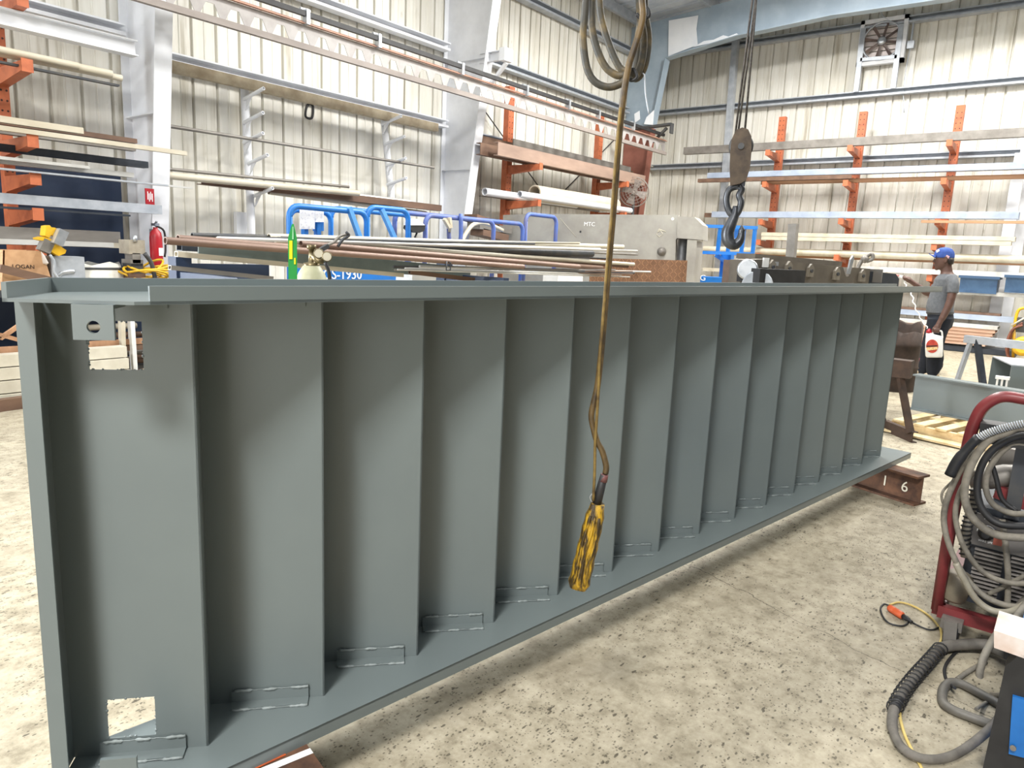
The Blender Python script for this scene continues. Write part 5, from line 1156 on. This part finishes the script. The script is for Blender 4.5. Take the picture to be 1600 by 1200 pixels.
m = MB(); m.box(K(1560, 842, .075), (.02, .03, .05)); part('red_switch', m, M('red brown switch', '9a4f3f'), fp)
for k in range(12):
    m = MB(); z = K(1528, 858, .09).z-.017*k
    for ya_, yb_ in ((y0-.03, y0-.13), (y0-.155, y0-.45)): m.bar((x_-.006, ya_, z), (x_-.006, yb_, z), .02, .007)
    part('louvre', m, M('louvre grey', '8a8580', '6f6b67', 6), t)
m = MB(); m.box(K(1600, 683, -.02), (.1, .28, .075)); m.box(K(1600, 683, -.07), (.012, .26, .02)); part('cable_hanger', m, black, t)
m = MB(); a = K(1600, 700, .05); m.bar((a.x, a.y, bxz[0]), a, .05, .05, (1, 0, 0)); part('hanger_post', m, dark, t)
m = MB(); a = K(1575, 715, .3); m.box(a, (.12, .12, .1)); m.bar(a-UZ*.2, a, .05, .05, (1, 0, 0)); part('wire_feeder', m, mill, t)
m = MB(); a, b = K(1487, 935, .04), K(1500, 900, .04); m.lathe(a, b-a, [(.044, 0), (.05, .01), (.05, (b-a).length), (.035, (b-a).length+.015)], 18); part('dust_can', m, M('dusty can', '7d7463', '6a6152', 9), t)
m = MB(); a = K(1558, 745, .12); m.lathe(a, (.2, -1, .4), [(.03, -.1), (.045, -.03), (.045, .03), (.03, .1)], 14); part('hose_valve', m, mill, t)
# castors
for px, dx in ((1483, 0), (1483, .62)):
    a = P(1482, 1008, z=0); a = V((a.x+dx, a.y, 0)); m = MB(); m.lathe(a+V((0, -.03, .055)), (0, 1, 0), [(.03, 0), (.055, .004), (.055, .05), (.03, .054)], 20); w_ = part('castor', m, black, t)
    m = MB(); m.box(a+V((0, 0, .1)), (.07, .075, .04)); part('castor_fork', m, mill, w_)
m = MB(); a = P(1482, 1008, z=.0); m.prism([P(*q, x=a.x-.06) for q in ((1475, 970), (1496, 975), (1493, 1008), (1473, 1003))], (.02, 0, 0)); part('castor_shield', m, mill, t)
for py in (.62,): m = MB(); 
# coiled cables hung on the cart
cg = 'cables hung on the welder cart'
def cab(l, r, mat, label, x0=-.1, x1=-.1, name='weld_cable', cat='cable', n=6):
    k = len(l)-1; m = MB(); m.tube(spline([K(px, py, x0+(x1-x0)*i/k) for i, (px, py) in enumerate(l)], n), r, 10); return solo(name, m, mat, label, cat, cg)
cab([(1660, 690), (1600, 668), (1572, 676), (1540, 692), (1517, 728), (1507, 765), (1512, 795), (1528, 818), (1556, 835), (1600, 840), (1660, 835)], .0145, cable, 'thickest pale grey cable loop, outermost on the welder cart coil', -.14, -.12)
cab([(1640, 685), (1590, 682), (1552, 702), (1532, 732), (1527, 768), (1536, 797), (1560, 818), (1600, 822), (1660, 818)], .0135, black, 'black cable loop just inside the thickest grey loop', -.09, -.1)
cab([(1640, 705), (1585, 694), (1552, 722), (1540, 755), (1549, 785), (1574, 800), (1600, 803), (1650, 800)], .011, cable, 'inner grey cable loop around the hose valve', -.06, -.06)
cab([(1525, 705), (1505, 728), (1487, 762), (1476, 795), (1476, 825), (1486, 860), (1504, 895), (1530, 925), (1562, 943), (1600, 948), (1650, 940)], .0115, cable, 'grey cable hanging lowest in front of the red cart post', -.1, -.11)
cab([(1522, 735), (1502, 765), (1493, 798), (1497, 830), (1510, 862), (1534, 892), (1566, 908), (1600, 912), (1650, 908)], .0105, cable, 'grey cable loop crossing the louvres at mid height', -.06, -.07)
cab([(1488, 752), (1473, 768), (1472, 782), (1478, 795)], .005, cable, 'thin grey wire bulging left of the red cart post', -.08, -.08)
cab([(1493, 880), (1506, 905), (1524, 935), (1548, 953), (1575, 956), (1600, 945), (1640, 915)], .0125, M('pale dusty cable', '9a9484', '827b6c', 14), 'pale cable sagging to the cart base rail', -.13, -.14)
cab([(1566, 812), (1571, 850), (1575, 900), (1574, 948)], .011, cable, 'grey cable hanging straight down over the louvres', -.03, -.03)
cab([(1545, 928), (1562, 920), (1600, 900), (1640, 880)], .009, cable, 'short grey cable slanting across the lower louvres', -.04, -.04)
cab([(1548, 718), (1556, 745), (1566, 780), (1590, 800)], .009, black, 'thin black cable inside the coil', -.03, -.03)
# torch with flexible neck
tz = thing('welding_torch', 'black welding torch handle hung over the red cart post', 'welding torch', K(1482, 745, -.13)); tp = spline([K(*q, -.15) for q in ((1529, 683), (1510, 703), (1495, 722), (1484, 743))], 4)
m = MB(); m.tube(tp, [.017]*6+[.02]*(len(tp)-6), 12); part('handle', m, black, tz)
fx = spline([K(*q, -.15) for q in ((1660, 655), (1600, 662), (1568, 669), (1545, 676), (1529, 684))], 5); m = MB(); m.tube(fx, .011, 10); part('flex_neck', m, cable, tz)
m = MB(); m.tube(helix(fx, .0125, 34), .0025, 5); part('spring_guard', m, galv, tz)
# coil hose
t2 = thing('coiled_hose', 'dark coiled hose beside the louvred welder front', 'hose', K(1510, 870, -.0)); hp_ = spline([K(*q, .02) for q in ((1524, 764), (1521, 785), (1513, 812), (1508, 840), (1508, 870))], 5)
m = MB(); m.tube(hp_, .017, 10); part('hose_core', m, cable, t2); m = MB(); m.tube(helix(hp_, .0185, 15, 12), .004, 6); part('hose_coil', m, black, t2)

# ------------------------------------------------------------------ blue power source and hoses on the floor, bottom right
XB = 2.4; Q = lambda x, y, d=0: P(x, y, x=XB+d)
c = P(1556, 1250, z=0); t = thing('blue_machine', 'blue welding power source with a dark end frame at the bottom right corner', 'welder', c+V((.25, -.25, 0)))
ztop = Q(1562, 1012).z; yl = Q(1558, 1110).y
m = MB(); m.prism([(XB, yl+.01, 0), (XB, yl-.6, 0), (XB, yl-.6, ztop), (XB, yl-.03, ztop), (XB, yl+.0, ztop-.05)], (.06, 0, 0)); part('end_frame', m, black, t)
m = MB(); m.box((XB+.3, yl-.3, ztop*.5), (.5, .56, ztop*.92)); part('case', m, blue, t)
q = [Q(1582, 1088, -.012), Q(1660, 1110, -.012), Q(1660, 1200, -.012), Q(1576, 1178, -.012)]; m = MB(); m.prism(q, (.012, 0, 0)); part('blue_panel', m, M('deep blue panel', '1668b4', '145ca0', 6), t)
m = MB(); m.lathe(Q(1583, 1168, -.02), (-1, 0, 0), [(.008, 0), (.008, .006)], 10); part('panel_screw', m, mill, t)
bt = Q(1552, 1003, .02); m = MB(); q = [Q(1553, 1012), Q(1553, 985), Q(1660, 1020), Q(1660, 1050)]; m.prism(q, (.16, 0, 0)); lowz = min(p.z for p in q)
solo('wrapped_box', m, M('taped white box', 'd6cdc8', 'c4ab9c', 9, .4, .7, .7), 'flat white box with taped tan edge lying on the blue machine', 'box')
def floor_hose(l, r, mat, label, name='hose', cat='hose', group='hoses on the floor by the blue machine'):
    m = MB(); m.tube(spline([P(px, py, z=z+r) for px, py, z in l], 6), r, 10); return solo(name, m, mat, label, cat, group)
hz_ = spline([P(px, py, z=.03) for px, py in ((1470, 1012), (1450, 1035), (1430, 1057), (1411, 1082), (1397, 1108))], 6)
t = thing('spring_hose', 'grey hose with a black spring guard looping on the floor at the bottom right', 'hose', P(1430, 1060, z=0))
full = spline([P(px, py, z=z) for px, py, z in ((1575, 1022, .06), (1540, 1008, .05), (1505, 1007, .04), (1470, 1013, .03), (1450, 1035, .03), (1430, 1057, .03), (1411, 1082, .03), (1397, 1108, .03), (1395, 1138, .025), (1410, 1168, .025), (1445, 1186, .025), (1490, 1180, .03), (1540, 1145, .06), (1575, 1105, .1), (1610, 1060, .14))], 6)
m = MB(); m.tube(full, [.024]*7+[.022]*12+[.0165]*30+[.014]*(len(full)-49), 12); part('hose_body', m, M('dark grey hose', '6a655e', '524e48', 14, .4, .65, .7, bump=.15), t)
m = MB(); m.tube(helix(hz_, .0255, 18, 12), .0027, 6); part('spring_guard', m, black, t)
m = MB(); m.tube(hz_[-4:], .0195, 10); part('hose_clamp', m, black, t)
L_ = [(1612, 925, -.12), (1585, 955, .0), (1558, 990, .1), (1538, 1025, .2), (1530, 1060, .25), (1540, 1084, .27), (1565, 1088, .27), (1600, 1070, .25), (1640, 1040, .2)]
m = MB(); m.tube(spline([Q(px, py, .95-.55*i/8) for i, (px, py, d) in enumerate(L_)], 6), .0135, 10); solo('hose', m, cable, 'pale grey cable looping from the cart down in front of the blue machine', 'cable', 'hoses on the floor by the blue machine')
L_ = [(1608, 925), (1590, 950), (1565, 985)]; m = MB(); m.tube(spline([Q(px+12, py-4, .9-.2*i) for i, (px, py) in enumerate(L_)], 6), .0135, 10); solo('hose', m, cable, 'second pale grey cable running behind the white taped box', 'cable', 'hoses on the floor by the blue machine')
floor_hose([(1570, 1105, .0), (1530, 1083, .0), (1500, 1068, .0), (1482, 1068, .0), (1473, 1080, .0), (1474, 1098, 0), (1490, 1110, 0), (1520, 1122, 0), (1570, 1140, 0)], .0165, M('worn tube', '6d6961', '57544e', 12), 'bent grey hose lying in a flat U on the floor by the blue machine')
floor_hose([(1540, 1000, .0), (1510, 1008, .0), (1488, 1025, .0), (1476, 1045, .0), (1480, 1065, .0), (1492, 1075, .03)], .006, black, 'thin black wire curving on the floor under the castor', 'wire', 'wire')
floor_hose([(1495, 1062, .0), (1515, 1048, .0), (1540, 1035, .0)], .009, cable, 'short grey hose length between the floor loops')
floor_hose([(1525, 1108, .02), (1540, 1098, .0), (1560, 1090, .0)], .006, cable, 'thin hose end beside the flat U hose')
# yellow cord and orange plug
yc = M('yellow cord', 'd8c078', 'c0a456', 10, .4, .7, .6)
m = MB(); m.tube(spline([P(px, py, z=.006) for px, py in ((1450, 1230), (1440, 1200), (1425, 1172), (1412, 1143), (1406, 1112), (1412, 1085), (1440, 1045), (1462, 1018), (1471, 998), (1470, 982))], 6), .005, 8); solo('extension_cord', m, yc, 'yellow extension cord running down past the spring hose to the photo bottom', 'cord')
t = thing('orange_plug', 'orange cord connector with yellow and black cord on the floor left of the cart', 'cord connector', P(1400, 957, z=0))
a, b = P(1389, 949, z=.017), P(1411, 963, z=.017); d = b-a
m = MB(); m.lathe(a, d, [(.011, 0), (.016, .006), (.0165, d.length*.4), (.015, d.length*.42), (.0165, d.length*.46), (.0165, d.length*.9), (.012, d.length)], 16); part('connector_body', m, M('orange plastic', 'c8592e', 'b24c26', 8), t)
m = MB(); m.lathe(b, d, [(.011, 0), (.012, .02), (.007, .03), (.006, .05)], 12); part('black_plug', m, black, t)
m = MB(); m.tube(spline([P(px, py, z=.006) for px, py in ((1390, 945), (1405, 941), (1425, 946), (1445, 957), (1460, 970), (1470, 984))], 6), .0045, 8); part('cord', m, yc, t, 'yellow cord')
m = MB(); m.tube(spline([P(px, py, z=.006) for px, py in ((1389, 946), (1381, 944), (1376, 951), (1380, 964), (1390, 974), (1408, 978), (1418, 974), (1421, 966))], 6), .004, 8); part('cord', m, black, t, 'black cord')
m = MB(); m.tube(spline([P(px, py, z=.006) for px, py in ((1416, 966), (1428, 974), (1445, 982), (1458, 984), (1470, 979))], 6), .004, 8); part('cord', m, black, t, 'black cord')
# ------------------------------------------------------------------ the man with the sprayer jug
p0 = P(1457, 594, z=0); Cm = V((EYE.x-p0.x, EYE.y-p0.y, 0)).normalized(); Fd = V((Cm.y, -Cm.x, 0)); Fd = Fd if Fd.y > 0 else -Fd
PP = lambda x, y, c=0: PL(x, y, p0+Cm*c, Cm)
man = thing('person', 'man in blue cap, grey t-shirt and dark jeans holding a white jug', 'person', p0)
def ell(pxf, pxb, py, hw, c=0, n=20, pw=1.0, tilt=0):
    a, b = PP(pxf, py, c), PP(pxb, py+tilt, c); m_ = (a+b)/2; h_ = (a-b)/2
    return [m_ + h_*(abs(cos(t))**pw*(1 if cos(t) > 0 else -1)) + Cm*hw*(abs(sin(t))**pw*(1 if sin(t) > 0 else -1)) for t in [2*PI*k/n for k in range(n)]]
def remesh(mb, voxel, smooth=2):
    me = mb.mesh('tmp'); o = bpy.data.objects.new('tmp', me); C.objects.link(o)
    r = o.modifiers.new('r', 'REMESH'); r.mode = 'VOXEL'; r.voxel_size = voxel; r.use_smooth_shade = True
    s = o.modifiers.new('s', 'SMOOTH'); s.factor = .5; s.iterations = smooth
    e = bpy.data.meshes.new_from_object(o.evaluated_get(bpy.context.evaluated_depsgraph_get()))
    out = MB(); out.add([v.co.copy() for v in e.vertices], [list(p.vertices) for p in e.polygons], True)
    bpy.data.objects.remove(o); bpy.data.meshes.remove(me); bpy.data.meshes.remove(e); return out
skin = M('dark brown skin', '5c4137', '523a31', 14, .4, .7, .5)
shirt = M('grey t-shirt cloth', '64676b', '5a5d61', 30, .4, .6, .9); jeans = M('dark jeans', '161c28', '121720', 30, .4, .6, .85)
b = MB()
# head: crown to chin
b.loft([ell(1466, 1484, 390, .045), ell(1461, 1489, 394, .07), ell(1460, 1490.5, 399, .078), ell(1459.5, 1491, 404, .078), ell(1460.5, 1490, 409, .075), ell(1460.5, 1488, 413, .068), ell(1461.5, 1486, 417, .058), ell(1463.5, 1483, 420, .045), ell(1467, 1480, 421.5, .03)])
def tri(l, c): return [PP(x, y, c) for x, y in l]
b.loft([[PP(1460.5, 402.5, .012), PP(1460.5, 402.5, -.012), PP(1463, 402.5, 0)], [PP(1456.8, 408.6, .018), PP(1456.8, 408.6, -.018), PP(1463, 408, 0)], [PP(1459.5, 410.3, .016), PP(1459.5, 410.3, -.016), PP(1463, 410, 0)]])   # nose
b.sphere(PP(1459.8, 413.2), .016, 10, 6, (1, 1.4, .55)); b.sphere(PP(1460.2, 415.2), .016, 10, 6, (1, 1.4, .55)); b.sphere(PP(1463.5, 419.4), .026, 10, 6)   # lips, chin
b.sphere(PP(1460.8, 401.2, .03), .018, 8, 6, (1, 1.6, .6)); b.sphere(PP(1460.8, 401.2, -.03), .018, 8, 6, (1, 1.6, .6))  # brow
for s_ in (1, -1):
    b.tube(spline([PP(1476, 403, .078*s_), PP(1478, 401.5, .09*s_), PP(1480, 404, .092*s_), PP(1478.5, 409, .084*s_), PP(1476, 410, .076*s_)], 4), .011, 8)
    b.sphere(PP(1477.2, 406, .078*s_), .022, 8, 6, (.6, 1, 1.5))
b.loft([ell(1468, 1487, 412, .058), ell(1469, 1488, 419, .057), ell(1469.5, 1489, 425, .06), ell(1468, 1493, 431, .09)])
# trunk and legs under the clothes
b.loft([ell(1470, 1492, 428, .08), ell(1463, 1495, 434, .17), ell(1458, 1496, 446, .165), ell(1454, 1493, 460, .15), ell(1450, 1489, 476, .15), ell(1450, 1489, 490, .16), ell(1450, 1489, 502, .165), ell(1452, 1486, 510, .15)])
def leg(l, c, up=1):
    b.loft([ell(x0, x1, y, w_, c) for x0, x1, y, w_ in l])
LEG1 = [(1450, 1489, 497, .085), (1449, 1483, 512, .088), (1448, 1477, 528, .08), (1448, 1473, 545, .068), (1448, 1474, 560, .066), (1448, 1471, 575, .055), (1449, 1463, 588, .045), (1449, 1462, 593, .045)]
LEG2 = [(1450, 1487, 497, .085), (1447, 1480, 512, .088), (1443, 1472, 528, .08), (1439, 1464, 545, .068), (1438, 1462, 560, .062), (1435, 1456, 574, .052), (1433, 1446, 586, .045), (1433, 1446, 590, .045)]
leg(LEG1, .09); leg(LEG2, -.09)
# arms
arm1 = [PP(1488, 436, .17), PP(1489, 450, .21), PP(1486, 466, .23), PP(1482, 478, .235), PP(1474, 494, .24), PP(1467, 506, .25)]
b.tube(spline(arm1, 4), [.058]*5+[.054]*4+[.05]*4+[.046]*3+[.043]*2+[.036]*3, 14)
arm2 = [PP(1476, 437, -.17), PP(1464, 448, -.24), PP(1452, 457, -.28), PP(1446, 456, -.28), PP(1434, 447, -.24), PP(1424, 440, -.2)]
b.tube(spline(arm2, 4), [.058]*5+[.052]*4+[.047]*4+[.044]*3+[.04]*2+[.033]*3, 14)
# near hand closed round the jug handle
h0, h1 = PP(1467, 506, .25), PP(1463.5, 515, .255)
b.tube([h0, h0.lerp(h1, .5), h1], [.034, .04, .036], 12)
for k in range(4):
    q = h1 + Fd*(-.03+.021*k)+UZ*(.012-.004*abs(k-1.5)); L_ = (.9, 1, .97, .82)[k]
    b.tube(spline([q+Cm*.03+UZ*.01, q+Cm*.036-UZ*.028*L_, q+Cm*.012-UZ*.05*L_, q-Cm*.014-UZ*.042*L_, q-Cm*.016-UZ*.022*L_], 3), [.0098]*8+[.009]*5, 8)
b.tube(spline([h0.lerp(h1, .3)+Fd*.03, h1+Fd*.046+UZ*.004, h1+Fd*.048-UZ*.028, h1+Fd*.03-Cm*.01-UZ*.045], 3), [.013]*4+[.011]*6, 8)
# far hand on the spray trigger
g0, g1 = PP(1424, 440, -.2), PP(1416, 434.5, -.19)
b.tube([g0, g0.lerp(g1, .5), g1], [.032, .039, .035], 12); ad = (g1-g0).normalized()
for k in range(4):
    q = g1 + Cm*(.03-.02*k); L_ = (.85, 1, .97, .8)[k]
    b.tube(spline([q-ad*.01+UZ*.008, q+ad*.035+UZ*.012, q+ad*.052*L_-UZ*.018, q+ad*.03-UZ*.04*L_, q+ad*.008-UZ*.038], 3), [.0098]*8+[.009]*5, 8)
b.tube(spline([g0.lerp(g1, .3)+Cm*.03, g1+Cm*.045+UZ*.0, g1+Cm*.04+ad*.03-UZ*.012, g1+Cm*.03+ad*.05-UZ*.02], 3), [.013]*4+[.011]*6, 8)
part('body', remesh(b, .0075, 3), skin, man)
# clothes
s = MB()
s.loft([ell(1468.5, 1491, 428, .085), ell(1464, 1495, 431, .14), ell(1460, 1497, 436, .19), ell(1456.5, 1498, 446, .19), ell(1453, 1496, 458, .175), ell(1448.5, 1492.5, 470, .172), ell(1446.5, 1490.5, 480, .178), ell(1447, 1491, 487, .182), ell(1448, 1491, 491, .18)])
s.tube(spline([PP(1486, 433, .14), PP(1489, 441, .19), PP(1489.5, 450, .212), PP(1488.5, 458, .222)], 4), [.07]*5+[.072]*4+[.07]*4, 14)
s.tube(spline([PP(1476, 434, -.13), PP(1472, 441, -.19), PP(1464, 448, -.24), PP(1460, 451.5, -.255)], 4), [.07]*5+[.07]*4+[.068]*4, 14)
sh = part('t_shirt', remesh(s, .011, 3), shirt, man)
s = MB(); s.loft([ell(1449, 1489, 485, .168), ell(1448.5, 1490, 492, .174), ell(1448.5, 1491, 500, .178), ell(1450, 1488, 511, .165), ell(1454, 1482, 516, .12)])
for L, c in ((LEG1, .09), (LEG2, -.09)): s.loft([ell(x0-1.2, x1+1.2, y, w_+.014, c) for x0, x1, y, w_ in L[:-1]])
tr = part('jeans', remesh(s, .012, 3), jeans, man)
m = MB(); m.tube([p for p in ell(1448.3, 1489.6, 488.5, .172)], .012, 8, True); part('belt', m, black, tr)
for L, c in ((LEG1, .09), (LEG2, -.09)):
    x0, x1 = L[-1][0], L[-1][1]; y = L[-1][2]; k = PP((x0+x1)/2, y, c); k.z = 0
    m = MB(); m.loft([[k+Fd*(f+g*cos(t))+Cm*(w_*sin(t))+UZ*z for t in [2*PI*q/16 for q in range(16)]] for f, g, w_, z in ((.05, .145, .05, 0), (.05, .145, .052, .03), (.045, .135, .048, .055), (.01, .095, .045, .085), (-.015, .06, .045, .12))]); part('shoe', m, M('tan work shoe', 'b9a88a', '9d8c6e', 8), man)
# cap
bl_ = M('blue cap cloth', '36549b', '2d468a', 20, .4, .6, .85)
m = MB(); m.loft([ell(1459, 1492, 402.5, .088, tilt=1), ell(1459, 1492.3, 398, .09), ell(1460.5, 1491.3, 393.5, .083), ell(1464, 1488.5, 389.3, .066), ell(1470, 1483, 387, .038), ell(1475, 1479, 386.4, .012)]); m = remesh(m, .01, 2); cp_ = part('cap', m, bl_, man)
br = [(1461, 401.5, .085), (1454.5, 397.5, .07), (1452, 395.8, .035), (1451.5, 395.4, 0), (1452, 395.8, -.035), (1454.5, 397.5, -.07), (1461, 401.5, -.085), (1464, 398.5, -.06), (1465, 397, 0), (1464, 398.5, .06)]
m = MB(); m.prism([PP(*q) for q in br], UZ*-.012); part('brim', m, bl_, cp_)
m = MB(); m.prism([PP(*q) for q in ((1479, 398, .091), (1484, 400.5, .087), (1482, 404.5, .087), (1477.5, 402, .092))], Cm*.004); part('flag_patch', m, M('pinkish flag patch', 'c98d92', 'd8d4dc', 90, .45, .55), cp_, 'small flag patch')
m = MB(); m.prism([PP(*q) for q in ((1462.5, 391.5, .06), (1467, 389.5, .05), (1468, 392, .062), (1463.5, 395, .066))], Cm*.004); part('front_badge', m, winkm, cp_, 'small white badge')
m = MB(); m.loft([ell(1474, 1491.2, 403, .081), ell(1475, 1491, 408, .08), ell(1479, 1489.6, 413, .066)]); part('hair', m, M('black hair', '1c1715', '241d1a', 40), man)
for s_ in (1, -1): m = MB(); m.sphere(PP(1461.4, 403.6, .032*s_), .0095, 8, 6); part('eye', m, M('eye white', 'd8d2cc'), man)
# jug with sprayer line
JW = lambda x, y, c=.255: PP(x, y, c)
jz = JW(1460, 558).z; jug = thing('weed_sprayer_jug', 'white jug with a red oval label held in the hand of the man', 'jug', JW(1461, 558))
def jr(x0, x1, y, hw): return ell(x0, x1, y, hw, .255, 24, .55)
m = MB(); m.loft([jr(1447.5, 1472, 558, .06), jr(1446, 1473, 556, .066), jr(1445.5, 1473.5, 545, .066), jr(1446, 1473.5, 530, .066), jr(1446.5, 1473.5, 526, .062), jr(1446.5, 1458, 521.5, .035), jr(1447.5, 1454.5, 520, .028)]); part('jug_body', m, whitep, jug)
m = MB(); m.tube(spline([JW(1457, 522), JW(1458.5, 518.5), JW(1463, 518), JW(1469, 517), JW(1471.5, 519), JW(1472.5, 528)], 4), .0125, 8); part('jug_handle', m, whitep, jug)
m = MB(); m.lathe(JW(1451, 520.5), UZ, [(.034, 0), (.034, .03), (.02, .045), (.012, .06)], 16); part('red_cap', m, redbright, jug, 'red cap')
lb = [JW(1456.5+9.5*cos(t), 541+10.5*sin(t), .255+.067) for t in [2*PI*k/24 for k in range(24)]]
m = MB(); m.prism(lb, Cm*.002); part('label', m, M('red label print', 'b5362c', 'c4573f', 20), jug, 'red oval label')
m = MB(); m.prism([JW(x, y, .255+.07) for x, y in ((1447.5, 543), (1465.2, 542), (1464.8, 546), (1447.8, 548))], Cm*.002); part('label_band', m, M('tan label band', 'd9b36a', 'efe2c0', 60), jug, 'tan picture band')
m = MB(); m.prism([JW(x, y, .255+.0705) for x, y in ((1447.6, 540), (1465, 539.5), (1465, 541.2), (1447.6, 542))], Cm*.002); part('label_stripe', m, ink, jug, 'dark stripe')
wd_ = thing('spray_wand', 'white trigger sprayer with curly hose in the reaching hand of the man', 'sprayer', PP(1408, 437, -.19))
m = MB(); m.bar(PP(1416, 434, -.19), PP(1405, 431, -.17), .03, .035); m.bar(PP(1415, 434, -.19), PP(1414, 441, -.19), .022, .022, (1, 0, 0)); part('trigger_gun', m, whitep, wd_)
m = MB(); m.tube([PP(1405, 431, -.17), PP(1400, 429.5, -.16)], [.012, .007], 8); part('nozzle', m, M('pink nozzle', 'cf7b74'), wd_, 'pinkish nozzle')
hp = spline([PP(*q) for q in ((1414, 441, -.19), (1416, 447, -.15), (1424, 458, .0), (1427, 470, .1), (1431, 482, .17), (1438, 496, .2), (1444, 506, .24), (1450.5, 514, .255))], 5)
m = MB(); m.tube([p+Fd*.012*sin(i*1.3) for i, p in enumerate(hp)], .008, 6); part('curly_hose', m, whitep, wd_)
